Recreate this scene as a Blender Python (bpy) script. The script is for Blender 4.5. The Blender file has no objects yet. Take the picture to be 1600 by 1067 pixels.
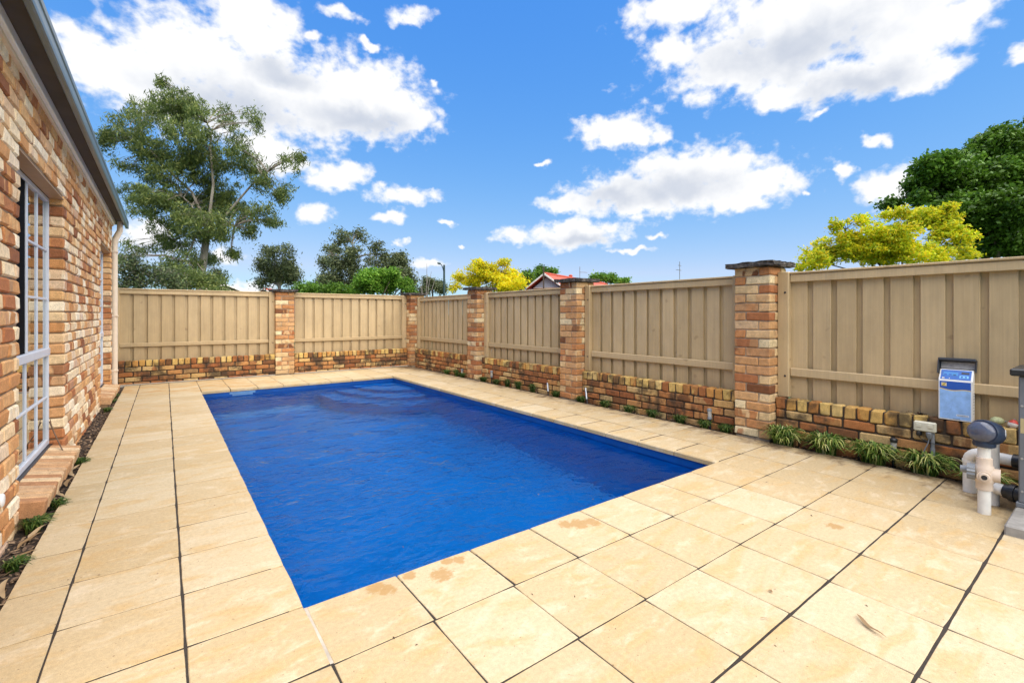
import bpy, bmesh, math, random
import numpy as np
from mathutils import Vector, Matrix

R = math.radians
scene = bpy.context.scene
COL = scene.collection

# ------------------------------------------------------------------ camera, sky, sun, exposure
CAM_H = 1.23
HEAD = math.atan(543 / 727.0)                      # heading, clockwise from +Y
cam_d = bpy.data.cameras.new('camera')
cam_d.sensor_width = 36.0
cam_d.lens = 36.0 * 727.0 / 1600.0
cam_d.shift_y = -(533.5 - 492.0) / 1600.0
cam_d.clip_start = 0.02
cam_d.clip_end = 3000.0
cam = bpy.data.objects.new('camera', cam_d)
COL.objects.link(cam)
cam.location = (0, 0, CAM_H)
cam.rotation_euler = (R(90), 0, -HEAD)
scene.camera = cam

FD = Vector((math.sin(HEAD), math.cos(HEAD), 0))
RT = Vector((math.cos(HEAD), -math.sin(HEAD), 0))

def ray(u, v):
    return FD + RT * ((u - 800) / 727.0) + Vector((0, 0, -(v - 492) / 727.0))

def at(u, v, d):
    """world point seen at photo pixel (u, v), d metres in front of the viewer"""
    p = ray(u, v) * d
    p.z += CAM_H
    return p

SUN_DIR = Vector((0.08, -0.48, 0.87)).normalized()   # towards the sun
SUN_EL = math.asin(SUN_DIR.z)
SUN_AZ = math.atan2(SUN_DIR.x, SUN_DIR.y)

world = bpy.data.worlds.new('World')
scene.world = world
world.use_nodes = True

def build_world():
    nt = world.node_tree
    nt.nodes.clear()
    N = nt.nodes.new
    L = nt.links.new
    out = N('ShaderNodeOutputWorld')
    sky = N('ShaderNodeTexSky')
    sky.sky_type = 'NISHITA'
    sky.sun_disc = False
    sky.sun_elevation = SUN_EL
    sky.sun_rotation = SUN_AZ
    sky.altitude = 50
    sky.air_density = 1.0
    sky.dust_density = 0.0
    sky.ozone_density = 2.5
    hs = N('ShaderNodeHueSaturation')
    hs.inputs['Saturation'].default_value = 1.10
    hs.inputs['Hue'].default_value = 0.507
    # soft shoulder so that the air near the horizon stays pale blue
    sden = N('ShaderNodeVectorMath'); sden.operation = 'MULTIPLY_ADD'
    sden.inputs[1].default_value = (0.115, 0.085, 0.055)
    sden.inputs[2].default_value = (1, 1, 1)
    L(sky.outputs[0], sden.inputs[0])
    sdiv = N('ShaderNodeVectorMath'); sdiv.operation = 'DIVIDE'
    L(sky.outputs[0], sdiv.inputs[0]); L(sden.outputs[0], sdiv.inputs[1])
    L(sdiv.outputs[0], hs.inputs['Color'])
    # grade: deep blue overhead, clear pale blue low down
    sp = N('ShaderNodeSeparateColor'); cb = N('ShaderNodeCombineColor')
    L(hs.outputs[0], sp.inputs[0])
    for i, (g, a) in enumerate(((1.36, 0.508), (0.736, 0.955), (0.206, 2.508))):
        pw = N('ShaderNodeMath'); pw.operation = 'POWER'; pw.inputs[1].default_value = g
        ml = N('ShaderNodeMath'); ml.operation = 'MULTIPLY'; ml.inputs[1].default_value = a
        L(sp.outputs[i], pw.inputs[0]); L(pw.outputs[0], ml.inputs[0])
        if i == 0:
            mn = N('ShaderNodeMath'); mn.operation = 'MINIMUM'; mn.inputs[1].default_value = 1.95
            L(ml.outputs[0], mn.inputs[0]); L(mn.outputs[0], cb.inputs[i])
        else:
            L(ml.outputs[0], cb.inputs[i])
    bg = N('ShaderNodeBackground')
    bg.inputs['Strength'].default_value = 0.15
    L(cb.outputs[0], bg.inputs['Color'])

    tc = N('ShaderNodeTexCoord')
    sep = N('ShaderNodeSeparateXYZ')
    L(tc.outputs['Generated'], sep.inputs[0])

    def math_(op, a, b=None, c=None, clamp=False):
        n = N('ShaderNodeMath')
        n.operation = op
        n.use_clamp = clamp
        for i, x in enumerate((a, b, c)):
            if x is None:
                continue
            if isinstance(x, (int, float)):
                n.inputs[i].default_value = x
            else:
                L(x, n.inputs[i])
        return n.outputs[0]
    az = math_('ARCTAN2', sep.outputs[0], sep.outputs[1])
    el = math_('ARCSINE', sep.outputs[2])
    comb = N('ShaderNodeCombineXYZ')
    L(az, comb.inputs[0])
    L(el, comb.inputs[1])

    # warp the direction a little so that the clouds' bodies are uneven
    wn = N('ShaderNodeTexNoise')
    wn.inputs['Scale'].default_value = 20.0
    wn.inputs['Detail'].default_value = 6.0
    L(tc.outputs['Generated'], wn.inputs['Vector'])
    wsub = N('ShaderNodeVectorMath'); wsub.operation = 'SUBTRACT'
    wsub.inputs[1].default_value = (0.5, 0.5, 0.5)
    L(wn.outputs['Color'], wsub.inputs[0])
    wmul = N('ShaderNodeVectorMath'); wmul.operation = 'MULTIPLY_ADD'
    wmul.inputs[1].default_value = (0.08, 0.055, 0)
    L(wsub.outputs[0], wmul.inputs[0])
    L(comb.outputs[0], wmul.inputs[2])
    P = wmul.outputs[0]

    def blob_field(blobs):
        acc = None
        for (u, v, ru, rv) in blobs:
            r = ray(u, v)
            ce = (math.atan2(r.x, r.y), math.atan2(r.z, math.hypot(r.x, r.y)))
            r1 = ray(u + ru * 0.5, v); r0 = ray(u - ru * 0.5, v)
            da = abs(math.atan2(r1.x, r1.y) - math.atan2(r0.x, r0.y))
            r1 = ray(u, v - rv * 0.5); r0 = ray(u, v + rv * 0.5)
            de = abs(math.atan2(r1.z, math.hypot(r1.x, r1.y)) - math.atan2(r0.z, math.hypot(r0.x, r0.y)))
            s = N('ShaderNodeVectorMath'); s.operation = 'SUBTRACT'
            s.inputs[1].default_value = (ce[0], ce[1], 0)
            L(P, s.inputs[0])
            m = N('ShaderNodeVectorMath'); m.operation = 'MULTIPLY'
            m.inputs[1].default_value = (1 / da, 1 / de, 0)
            L(s.outputs[0], m.inputs[0])
            ln = N('ShaderNodeVectorMath'); ln.operation = 'LENGTH'
            L(m.outputs[0], ln.inputs[0])
            d = math_('SUBTRACT', 1.0, ln.outputs['Value']) if ru > 36 else math_('MULTIPLY_ADD', ln.outputs['Value'], -0.8, 0.62)
            if acc is None:
                acc = d
            else:
                acc = math_('SMOOTH_MAX', acc, d, 0.25)
        return acc

    CLOUDS = [
        (190, 112, 95, 48), (300, 92, 125, 68), (400, 55, 70, 62), (385, 12, 52, 38), (440, 150, 165, 66),
        (565, 150, 105, 62), (640, 180, 52, 38), (520, 192, 130, 28), (110, 60, 36, 40), (320, 165, 150, 45),
        (640, 22, 34, 16), (540, 22, 36, 13), (487, 55, 24, 9), (680, 130, 12, 8), (575, 68, 15, 8),
        (425, 240, 55, 34), (530, 278, 46, 24), (628, 304, 62, 15), (492, 336, 28, 16), (612, 338, 30, 10),
        (232, 372, 50, 28), (364, 402, 26, 13), (375, 447, 44, 12),
        (1070, 8, 95, 36), (1255, 40, 215, 85), (1190, 95, 160, 50), (1420, 45, 120, 75), (1215, 155, 44, 28),
        (1455, 112, 58, 24), (1055, 82, 44, 30), (1340, 120, 120, 34), (1592, 88, 26, 20), (1510, 15, 60, 32),
        (965, 200, 62, 24), (1025, 212, 34, 11), (1085, 268, 120, 42), (1010, 302, 125, 38), (900, 318, 55, 14),
        (1205, 282, 62, 28), (1130, 300, 110, 34), (905, 364, 70, 25), (800, 367, 32, 13), (980, 391, 32, 5),
        (1020, 369, 14, 6), (1395, 290, 52, 30), (1370, 220, 24, 11), (1315, 270, 14, 16), (1290, 170, 16, 9),
        (700, 347, 15, 6), (628, 378, 10, 5), (670, 412, 30, 9), (845, 253, 10, 5), (722, 387, 8, 4), (1262, 298, 14, 5)]
    SHADES = [(370, 165, 130, 42), (560, 192, 105, 28), (1240, 75, 165, 45), (1340, 128, 95, 26),
              (1060, 292, 100, 28), (905, 374, 48, 11), (440, 120, 60, 22), (960, 308, 60, 18)]
    field = blob_field(CLOUDS)
    shade = blob_field(SHADES)

    # the same sort of broken cumulus over the rest of the sky, out of the picture
    on = N('ShaderNodeTexNoise')
    on.inputs['Scale'].default_value = 3.2
    on.inputs['Detail'].default_value = 2.0
    L(tc.outputs['Generated'], on.inputs['Vector'])
    oth = math_('MULTIPLY_ADD', on.outputs['Fac'], 5.0, -3.0)
    fwd = N('ShaderNodeVectorMath'); fwd.operation = 'DOT_PRODUCT'
    c = ray(800, 200).normalized()
    fwd.inputs[1].default_value = c
    L(tc.outputs['Generated'], fwd.inputs[0])
    outside = N('ShaderNodeMapRange')
    outside.inputs['From Min'].default_value = 0.64
    outside.inputs['From Max'].default_value = 0.54
    L(fwd.outputs['Value'], outside.inputs['Value'])
    oth = math_('SUBTRACT', oth, math_('MULTIPLY', math_('SUBTRACT', 1.0, outside.outputs[0]), 6.0))
    field = math_('MAXIMUM', field, oth)
    field = math_('MAXIMUM', field, -0.9)

    fb = N('ShaderNodeTexNoise')
    fb.inputs['Scale'].default_value = 17.0
    fb.inputs['Detail'].default_value = 7.0
    fb.inputs['Roughness'].default_value = 0.56
    fb.inputs['Distortion'].default_value = 0.25
    mp = N('ShaderNodeMapping')
    mp.inputs['Scale'].default_value = (1, 1, 1.35)
    L(tc.outputs['Generated'], mp.inputs['Vector'])
    L(mp.outputs[0], fb.inputs['Vector'])
    n0 = math_('SUBTRACT', fb.outputs['Fac'], 0.5)
    fb2 = N('ShaderNodeTexNoise')
    fb2.inputs['Scale'].default_value = 48.0
    fb2.inputs['Detail'].default_value = 5.0
    fb2.inputs['Roughness'].default_value = 0.52
    L(mp.outputs[0], fb2.inputs['Vector'])
    n1 = math_('SUBTRACT', fb2.outputs['Fac'], 0.5)
    dens = math_('ADD', math_('MULTIPLY_ADD', n1, 1.2, math_('MULTIPLY_ADD', n0, 1.55, field)), 0.30)
    mask = N('ShaderNodeMapRange')
    mask.interpolation_type = 'SMOOTHSTEP'
    mask.inputs['From Min'].default_value = -0.02
    mask.inputs['From Max'].default_value = 0.70
    L(dens, mask.inputs['Value'])

    # cloud brightness: thick lower bodies are greyer
    sh = math_('MULTIPLY_ADD', n0, 1.1, shade)
    shm = N('ShaderNodeMapRange')
    shm.interpolation_type = 'SMOOTHSTEP'
    shm.inputs['From Min'].default_value = -0.45
    shm.inputs['From Max'].default_value = 0.95
    L(sh, shm.inputs['Value'])
    puff = N('ShaderNodeTexNoise')
    puff.inputs['Scale'].default_value = 26.0
    puff.inputs['Detail'].default_value = 6.0
    L(mp.outputs[0], puff.inputs['Vector'])
    pf = N('ShaderNodeMapRange')
    pf.inputs['From Min'].default_value = 0.38
    pf.inputs['From Max'].default_value = 0.68
    pf.inputs['To Max'].default_value = 0.13
    L(puff.outputs['Fac'], pf.inputs['Value'])
    tot = math_('ADD', math_('MULTIPLY', shm.outputs[0], 0.72), pf.outputs[0], None, True)
    mixc = N('ShaderNodeMix')
    mixc.data_type = 'RGBA'
    mixc.inputs['A'].default_value = (1.0, 1.0, 1.0, 1)
    mixc.inputs['B'].default_value = (0.50, 0.56, 0.68, 1)
    L(tot, mixc.inputs['Factor'])
    cbg = N('ShaderNodeBackground')
    cbg.inputs['Strength'].default_value = 0.57
    L(mixc.outputs['Result'], cbg.inputs['Color'])
    mx = N('ShaderNodeMixShader')
    L(mask.outputs[0], mx.inputs[0])
    L(bg.outputs[0], mx.inputs[1])
    L(cbg.outputs[0], mx.inputs[2])
    L(mx.outputs[0], out.inputs['Surface'])

build_world()
world.cycles.sampling_method = 'MANUAL'
world.cycles.sample_map_resolution = 256

sun_d = bpy.data.lights.new('sun', 'SUN')
sun_d.energy = 4.2
sun_d.angle = R(102)
sun_d.color = (1.0, 0.93, 0.82)
sun = bpy.data.objects.new('sun', sun_d)
COL.objects.link(sun)
sun.rotation_euler = SUN_DIR.to_track_quat('Z', 'Y').to_euler()
sun.location = (0, 0, 30)

scene.view_settings.view_transform = 'Standard'
scene.view_settings.look = 'None'
scene.view_settings.gamma = 1
scene.view_settings.use_curve_mapping = False
scene.view_settings.exposure = 0.92
scene.render.engine = 'CYCLES'
scene.cycles.use_denoising = True
scene.cycles.max_bounces = 7
scene.cycles.transparent_max_bounces = 12
scene.cycles.sample_clamp_indirect = 6.0

# ------------------------------------------------------------------ materials
class NT:
    """small helper for node materials"""
    def __init__(self, name):
        self.m = bpy.data.materials.new(name)
        self.m.use_nodes = True
        self.t = self.m.node_tree
        self.b = self.t.nodes['Principled BSDF']
        self.out = self.t.nodes['Material Output']
        self.geo = None
    def n(self, kind, **kw):
        x = self.t.nodes.new(kind)
        for k, v in kw.items():
            setattr(x, k, v)
        return x
    def link(self, a, b):
        self.t.links.new(a, b)
    def setin(self, node, key, v):
        if hasattr(v, 'is_output') or hasattr(v, 'links'):
            self.link(v, node.inputs[key])
        else:
            node.inputs[key].default_value = v
    def pos(self):
        if self.geo is None:
            self.geo = self.n('ShaderNodeNewGeometry')
        return self.geo.outputs['Position']
    def island(self):
        self.pos()
        return self.geo.outputs['Random Per Island']
    def objrand(self):
        return self.n('ShaderNodeObjectInfo').outputs['Random']
    def mapped(self, vec, scale=(1, 1, 1), loc=(0, 0, 0)):
        m = self.n('ShaderNodeMapping')
        m.inputs['Scale'].default_value = scale
        m.inputs['Location'].default_value = loc
        self.link(vec, m.inputs['Vector'])
        return m.outputs[0]
    def noise(self, vec, scale, detail=4, rough=0.55, dist=0.0):
        x = self.n('ShaderNodeTexNoise')
        x.inputs['Scale'].default_value = scale
        x.inputs['Detail'].default_value = detail
        x.inputs['Roughness'].default_value = rough
        x.inputs['Distortion'].default_value = dist
        if vec is not None:
            self.link(vec, x.inputs['Vector'])
        return x.outputs['Fac']
    def rng(self, v, a, b, c=0.0, d=1.0, smooth=False):
        x = self.n('ShaderNodeMapRange')
        if smooth:
            x.interpolation_type = 'SMOOTHSTEP'
        x.inputs['From Min'].default_value = a
        x.inputs['From Max'].default_value = b
        x.inputs['To Min'].default_value = c
        x.inputs['To Max'].default_value = d
        self.link(v, x.inputs['Value'])
        return x.outputs[0]
    def math(self, op, a, b=None, clamp=False):
        x = self.n('ShaderNodeMath', operation=op, use_clamp=clamp)
        self.setin(x, 0, a)
        if b is not None:
            self.setin(x, 1, b)
        return x.outputs[0]
    def ramp(self, fac, stops, constant=False):
        x = self.n('ShaderNodeValToRGB')
        cr = x.color_ramp
        if constant:
            cr.interpolation = 'CONSTANT'
        while len(cr.elements) < len(stops):
            cr.elements.new(0.5)
        for e, (p, c) in zip(cr.elements, stops):
            e.position = p
            e.color = (*c, 1)
        self.link(fac, x.inputs[0])
        return x.outputs[0]
    def mix(self, fac, a, b, mode='MIX'):
        x = self.n('ShaderNodeMix', data_type='RGBA', blend_type=mode)
        def st(key, v):
            if isinstance(v, tuple):
                x.inputs[key].default_value = (*v, 1) if len(v) == 3 else v
            elif isinstance(v, (int, float)):
                x.inputs[key].default_value = v
            else:
                self.link(v, x.inputs[key])
        st('Factor', fac)
        st('A', a)
        st('B', b)
        return x.outputs['Result']
    def scale_col(self, col, val):
        """multiply a colour by a scalar socket"""
        cb = self.n('ShaderNodeCombineColor')
        for i in range(3):
            self.link(val, cb.inputs[i])
        return self.mix(1.0, col, cb.outputs[0], 'MULTIPLY')
    def bump(self, h, strength=0.3, dist=0.01, normal=None):
        x = self.n('ShaderNodeBump')
        x.inputs['Strength'].default_value = strength
        x.inputs['Distance'].default_value = dist
        self.link(h, x.inputs['Height'])
        if normal is not None:
            self.link(normal, x.inputs['Normal'])
        return x.outputs[0]
    def done(self, col=None, rough=None, bump=None, **kw):
        if col is not None:
            if isinstance(col, tuple):
                self.b.inputs['Base Color'].default_value = (*col, 1)
            else:
                self.link(col, self.b.inputs['Base Color'])
        if rough is not None:
            self.setin(self.b, 'Roughness', rough)
        if bump is not None:
            self.link(bump, self.b.inputs['Normal'])
        for k, v in kw.items():
            self.setin(self.b, k, v)
        return self.m

def brick_material(name, stops, per='object', patch=0.55, mould=0.0, spec=0.2, seed=0.0):
    t = NT(name)
    p = t.pos()
    r = t.island() if per == 'island' else t.objrand()
    r = t.math('FRACT', t.math('ADD', t.math('MULTIPLY', r, 3.917), seed))
    r2 = t.math('FRACT', t.math('MULTIPLY', r, 17.31))
    r3 = t.math('FRACT', t.math('MULTIPLY', r, 53.77))
    st = []
    for i, (p0, cc) in enumerate(stops):
        p1 = stops[i + 1][0] if i + 1 < len(stops) else 1.0
        st += [(p0, cc), (p0 + (p1 - p0) * 0.62, cc)]
    stops = st
    c1 = t.ramp(r, stops, False)
    c2 = t.ramp(r2, stops, False)
    # fired patches: a band of another tone across some of the bricks
    pn = t.noise(t.mapped(p, (1, 1, 0.35)), 9.0, 2.0, 0.5)
    pm = t.math('MULTIPLY', t.rng(pn, 0.50, 0.545, 0, 1), t.rng(r3, patch, patch + 0.02, 1, 0))
    c = t.mix(t.math('MULTIPLY', pm, 0.8), c1, c2)
    big = t.noise(p, 26.0, 4.0, 0.6)
    c = t.scale_col(c, t.rng(big, 0.3, 0.7, 0.80, 1.14))
    sp = t.noise(p, 210.0, 2.0, 0.5)
    c = t.scale_col(c, t.rng(sp, 0.32, 0.62, 0.74, 1.06))
    spots = t.noise(p, 70.0, 2.0, 0.5)
    c = t.mix(t.rng(spots, 0.66, 0.74, 0, 0.55), c, (0.12, 0.07, 0.04))
    if mould > 0:
        mn = t.noise(p, 3.6, 5.0, 0.65)
        c = t.mix(t.rng(mn, 0.46, 0.64, 0, mould, True), c, (0.05, 0.038, 0.026))
    h = t.math('ADD', t.math('MULTIPLY', big, 0.7), t.math('MULTIPLY', sp, 0.35))
    return t.done(c, 0.92, t.bump(h, 0.55, 0.006), **{'Specular IOR Level': spec})

HOUSE = [(0, (0.86, 0.66, 0.41)), (0.19, (0.58, 0.27, 0.10)), (0.36, (0.72, 0.41, 0.175)), (0.48, (0.44, 0.165, 0.065)),
         (0.64, (0.92, 0.76, 0.53)), (0.78, (0.63, 0.31, 0.12)), (0.87, (0.80, 0.56, 0.31)), (0.94, (0.30, 0.115, 0.05))]
PILLAR = [(0, (0.60, 0.345, 0.155)), (0.24, (0.50, 0.22, 0.085)), (0.42, (0.70, 0.49, 0.25)), (0.56, (0.39, 0.15, 0.06)),
          (0.68, (0.76, 0.60, 0.35)), (0.80, (0.57, 0.30, 0.125)), (0.94, (0.20, 0.08, 0.035))]
LOWWALL = [(0, (0.50, 0.24, 0.085)), (0.26, (0.40, 0.15, 0.05)), (0.48, (0.60, 0.37, 0.14)), (0.62, (0.29, 0.105, 0.04)),
           (0.76, (0.56, 0.37, 0.16)), (0.89, (0.20, 0.085, 0.035))]
ROWLOCK = [(0, (0.48, 0.21, 0.055)), (0.22, (0.64, 0.43, 0.14)), (0.44, (0.34, 0.13, 0.045)), (0.60, (0.54, 0.30, 0.085)),
           (0.76, (0.62, 0.43, 0.165)), (0.89, (0.20, 0.09, 0.035))]

def plain(name, col, rough=0.5, metallic=0.0, var=0.12, scale=14.0, bump=0.0, bscale=60.0, **kw):
    t = NT(name)
    p = t.pos()
    n = t.noise(p, scale, 5.0, 0.6)
    c = t.n('ShaderNodeRGB')
    c.outputs[0].default_value = (*col, 1)
    cc = t.scale_col(c.outputs[0], t.rng(n, 0.3, 0.7, 1 - var, 1 + var))
    b = t.bump(t.noise(p, bscale, 3.0), bump, 0.004) if bump else None
    return t.done(cc, rough, b, Metallic=metallic, **kw)

def paver_material():
    t = NT('sandstone_paver')
    p = t.pos()
    r = t.objrand()
    off = t.n('ShaderNodeCombineXYZ')
    t.link(t.math('MULTIPLY', r, 40.0), off.inputs[0])
    t.link(t.math('MULTIPLY', r, 17.0), off.inputs[2])
    va = t.n('ShaderNodeVectorMath', operation='ADD')
    t.link(p, va.inputs[0]); t.link(off.outputs[0], va.inputs[1])
    q = va.outputs[0]
    base = t.ramp(r, [(0, (0.43, 0.32, 0.172)), (0.3, (0.495, 0.378, 0.218)), (0.6, (0.455, 0.335, 0.178)), (0.85, (0.505, 0.395, 0.238)), (1, (0.525, 0.42, 0.262))])
    # veins of iron colour, running along the slab
    v = t.noise(t.mapped(q, (2.2, 5.5, 1)), 1.6, 6.0, 0.62, 0.6)
    base = t.mix(t.rng(v, 0.46, 0.68, 0, 0.58, True), base, (0.48, 0.305, 0.115))
    pale = t.noise(t.mapped(q, (2.5, 4.0, 1)), 2.3, 6.0, 0.65, 0.4)
    base = t.mix(t.rng(pale, 0.50, 0.70, 0, 0.55, True), base, (0.60, 0.49, 0.335))
    g = t.noise(p, 55.0, 4.0, 0.65)
    base = t.scale_col(base, t.rng(g, 0.3, 0.7, 0.86, 1.08))
    fine = t.noise(p, 320.0, 2.0, 0.5)
    base = t.scale_col(base, t.rng(fine, 0.3, 0.7, 0.84, 1.12))
    pit = t.noise(p, 85.0, 1.0, 0.4)
    base = t.mix(t.rng(pit, 0.735, 0.77, 0, 0.65), base, (0.16, 0.09, 0.04))
    sep = t.n('ShaderNodeSeparateXYZ')
    t.link(p, sep.inputs[0])
    # grime where the slabs meet the garden strip and the pump corner
    dn = t.noise(t.mapped(p, (1.0, 1.6, 1)), 4.5, 6.0, 0.7)
    gx = t.rng(sep.outputs[0], 4.15, 4.70, 0, 0.40)
    cx = t.math('MULTIPLY', t.rng(sep.outputs[0], 3.3, 4.2, 0, 0.30), t.rng(sep.outputs[1], 0.95, 0.35, 0, 1))
    gy = t.math('MULTIPLY', t.rng(sep.outputs[1], 9.0, 10.4, 0, 0.22), 1.0)
    amt = t.math('ADD', t.math('ADD', gx, cx), gy)
    dirt = t.rng(t.math('ADD', dn, amt), 0.70, 1.0, 0, 0.9, True)
    base = t.mix(dirt, base, (0.10, 0.058, 0.028))
    # splashes of wet sand left by the pool's edge
    stain = None
    dis = t.noise(p, 30.0, 4.0, 0.65)
    dis = t.math('MULTIPLY', t.math('SUBTRACT', dis, 0.5), 0.42)
    for (u, v_, rr) in [(588, 918, .045), (604, 921, .04), (690, 897, .055), (640, 899, .035), (700, 876, .035), (717, 874, .035),
                        (885, 819, .05), (905, 818, .06), (925, 815, .05), (1305, 822, .04)]:
        w = at(u, v_, CAM_H * 727.0 / (v_ - 492))
        ds = t.n('ShaderNodeVectorMath', operation='DISTANCE')
        t.link(p, ds.inputs[0])
        ds.inputs[1].default_value = (w.x, w.y, 0)
        d = t.math('SUBTRACT', 1.0, t.math('DIVIDE', ds.outputs['Value'], rr))
        stain = d if stain is None else t.math('MAXIMUM', stain, d)
    sm = t.rng(t.math('ADD', stain, t.math('MULTIPLY', dis, 6.0)), -0.15, 0.25, 0, 0.72)
    base = t.mix(sm, base, (0.34, 0.185, 0.055))
    # damp rust on the slabs along the far end
    fr = t.math('MULTIPLY', t.rng(sep.outputs[1], 8.9, 9.2, 0, 1), t.rng(sep.outputs[0], 2.3, 1.2, 0, 1))
    fn = t.noise(t.mapped(p, (0.8, 2.4, 1)), 3.5, 5.0, 0.6)
    base = t.mix(t.math('MULTIPLY', fr, t.rng(fn, 0.46, 0.58, 0, 0.75)), base, (0.42, 0.23, 0.07))
    h = t.math('ADD', t.math('MULTIPLY', g, 0.6), t.math('MULTIPLY', fine, 0.3))
    return t.done(base, 0.8, t.bump(h, 0.35, 0.004), **{'Specular IOR Level': 0.3})

def timber_material():
    t = NT('tan_painted_timber')
    r = t.objrand()
    p = t.pos()
    tc = t.n('ShaderNodeTexCoord').outputs['Object']
    base = t.ramp(r, [(0, (0.445, 0.322, 0.170)), (0.5, (0.475, 0.346, 0.186)), (1, (0.505, 0.372, 0.204))])
    off = t.n('ShaderNodeCombineXYZ')
    t.link(t.math('MULTIPLY', r, 30.0), off.inputs[0])
    va = t.n('ShaderNodeVectorMath', operation='ADD')
    t.link(tc, va.inputs[0]); t.link(off.outputs[0], va.inputs[1])
    grain = t.noise(t.mapped(va.outputs[0], (60, 60, 1.5)), 1.0, 4.0, 0.6, 0.6)
    base = t.scale_col(base, t.rng(grain, 0.3, 0.7, 0.91, 1.06))
    blot = t.noise(t.mapped(p, (3, 3, 1.6)), 1.3, 5.0, 0.65)
    base = t.scale_col(base, t.rng(blot, 0.3, 0.7, 0.87, 1.09))
    kn = t.noise(va.outputs[0], 9.0, 1.0, 0.4)
    base = t.mix(t.rng(kn, 0.72, 0.77, 0, 0.32), base, (0.16, 0.10, 0.05))
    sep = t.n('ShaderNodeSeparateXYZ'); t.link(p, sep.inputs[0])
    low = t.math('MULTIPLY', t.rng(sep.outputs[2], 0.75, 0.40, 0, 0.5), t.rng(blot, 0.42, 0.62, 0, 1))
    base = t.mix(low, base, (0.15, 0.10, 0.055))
    return t.done(base, 0.62, t.bump(grain, 0.22, 0.003), **{'Specular IOR Level': 0.35})

def cap_material():
    t = NT('mouldy_concrete_cap')
    p = t.pos()
    n = t.noise(p, 16.0, 6.0, 0.7)
    c = t.ramp(n, [(0.36, (0.020, 0.017, 0.015)), (0.52, (0.06, 0.05, 0.042)), (0.64, (0.16, 0.14, 0.12)), (0.76, (0.34, 0.31, 0.27))])
    return t.done(c, 0.95, t.bump(t.noise(p, 70.0, 4.0, 0.7), 0.8, 0.008))

def leaf_material(name, stops, trans=0.35, rough=0.5):
    t = NT(name)
    r = t.island()
    c = t.ramp(r, stops)
    big = t.noise(t.pos(), 0.55, 3.0, 0.6)
    c = t.scale_col(c, t.rng(big, 0.3, 0.7, 0.66, 1.36))
    t.link(c, t.b.inputs['Base Color'])
    t.b.inputs['Roughness'].default_value = rough
    t.b.inputs['Specular IOR Level'].default_value = 0.25
    tr = t.n('ShaderNodeBsdfTranslucent')
    t.link(c, tr.inputs['Color'])
    mx = t.n('ShaderNodeMixShader')
    mx.inputs[0].default_value = trans
    t.link(t.b.outputs[0], mx.inputs[1])
    t.link(tr.outputs[0], mx.inputs[2])
    t.link(mx.outputs[0], t.out.inputs['Surface'])
    return t.m

def bark_material(name, a, b):
    t = NT(name)
    p = t.pos()
    n = t.noise(t.mapped(p, (1, 1, 0.3)), 3.0, 5.0, 0.65)
    return t.done(t.ramp(n, [(0.35, a), (0.65, b)]), 0.85, t.bump(n, 0.3, 0.02))

def glass_material():
    t = NT('window_glass')
    fr = t.n('ShaderNodeFresnel'); fr.inputs['IOR'].default_value = 1.5
    f = t.rng(fr.outputs[0], 0.0, 0.6, 0.05, 1.0)
    tr = t.n('ShaderNodeBsdfTransparent'); tr.inputs[0].default_value = (0.60, 0.64, 0.63, 1)
    gl = t.n('ShaderNodeBsdfGlossy'); gl.inputs['Roughness'].default_value = 0.01
    gl.inputs['Color'].default_value = (0.9, 0.92, 0.92, 1)
    mx = t.n('ShaderNodeMixShader')
    t.link(f, mx.inputs[0]); t.link(tr.outputs[0], mx.inputs[1]); t.link(gl.outputs[0], mx.inputs[2])
    t.link(mx.outputs[0], t.out.inputs['Surface'])
    return t.m

def water_material():
    t = NT('pool_water')
    p = t.pos()
    n1 = t.noise(t.mapped(p, (1, 1.15, 1)), 1.9, 2.0, 0.4, 0.2)
    n2 = t.noise(t.mapped(p, (1, 1.5, 1)), 5.5, 1.5, 0.4, 0.5)
    n3 = t.noise(t.mapped(p, (1, 1.3, 1)), 15.0, 2.0, 0.45, 0.9)
    # livelier water over the return jet
    jet = t.n('ShaderNodeVectorMath', operation='DISTANCE')
    t.link(p, jet.inputs[0]); jet.inputs[1].default_value = (1.75, 3.9, -0.1)
    jm = t.rng(jet.outputs['Value'], 0.4, 2.6, 1.0, 0.10, True)
    h = t.math('ADD', t.math('ADD', t.math('MULTIPLY', n1, 1.0), t.math('MULTIPLY', n2, 0.30)), t.math('MULTIPLY', t.math('MULTIPLY', n3, jm), 0.34))
    bp = t.bump(h, 0.6, 0.088)
    fr = t.n('ShaderNodeFresnel'); fr.inputs['IOR'].default_value = 1.33
    t.link(bp, fr.inputs['Normal'])
    rf = t.n('ShaderNodeBsdfRefraction'); rf.inputs['IOR'].default_value = 1.33
    rf.inputs['Roughness'].default_value = 0.0
    rf.inputs['Color'].default_value = (0.55, 0.90, 1.0, 1)
    t.link(bp, rf.inputs['Normal'])
    gl = t.n('ShaderNodeBsdfGlossy'); gl.inputs['Roughness'].default_value = 0.012
    gl.inputs['Color'].default_value = (0.42, 0.58, 0.80, 1)
    t.link(bp, gl.inputs['Normal'])
    mx = t.n('ShaderNodeMixShader')
    t.link(fr.outputs[0], mx.inputs[0]); t.link(rf.outputs[0], mx.inputs[1]); t.link(gl.outputs[0], mx.inputs[2])
    t.link(mx.outputs[0], t.out.inputs['Surface'])
    return t.m

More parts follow.
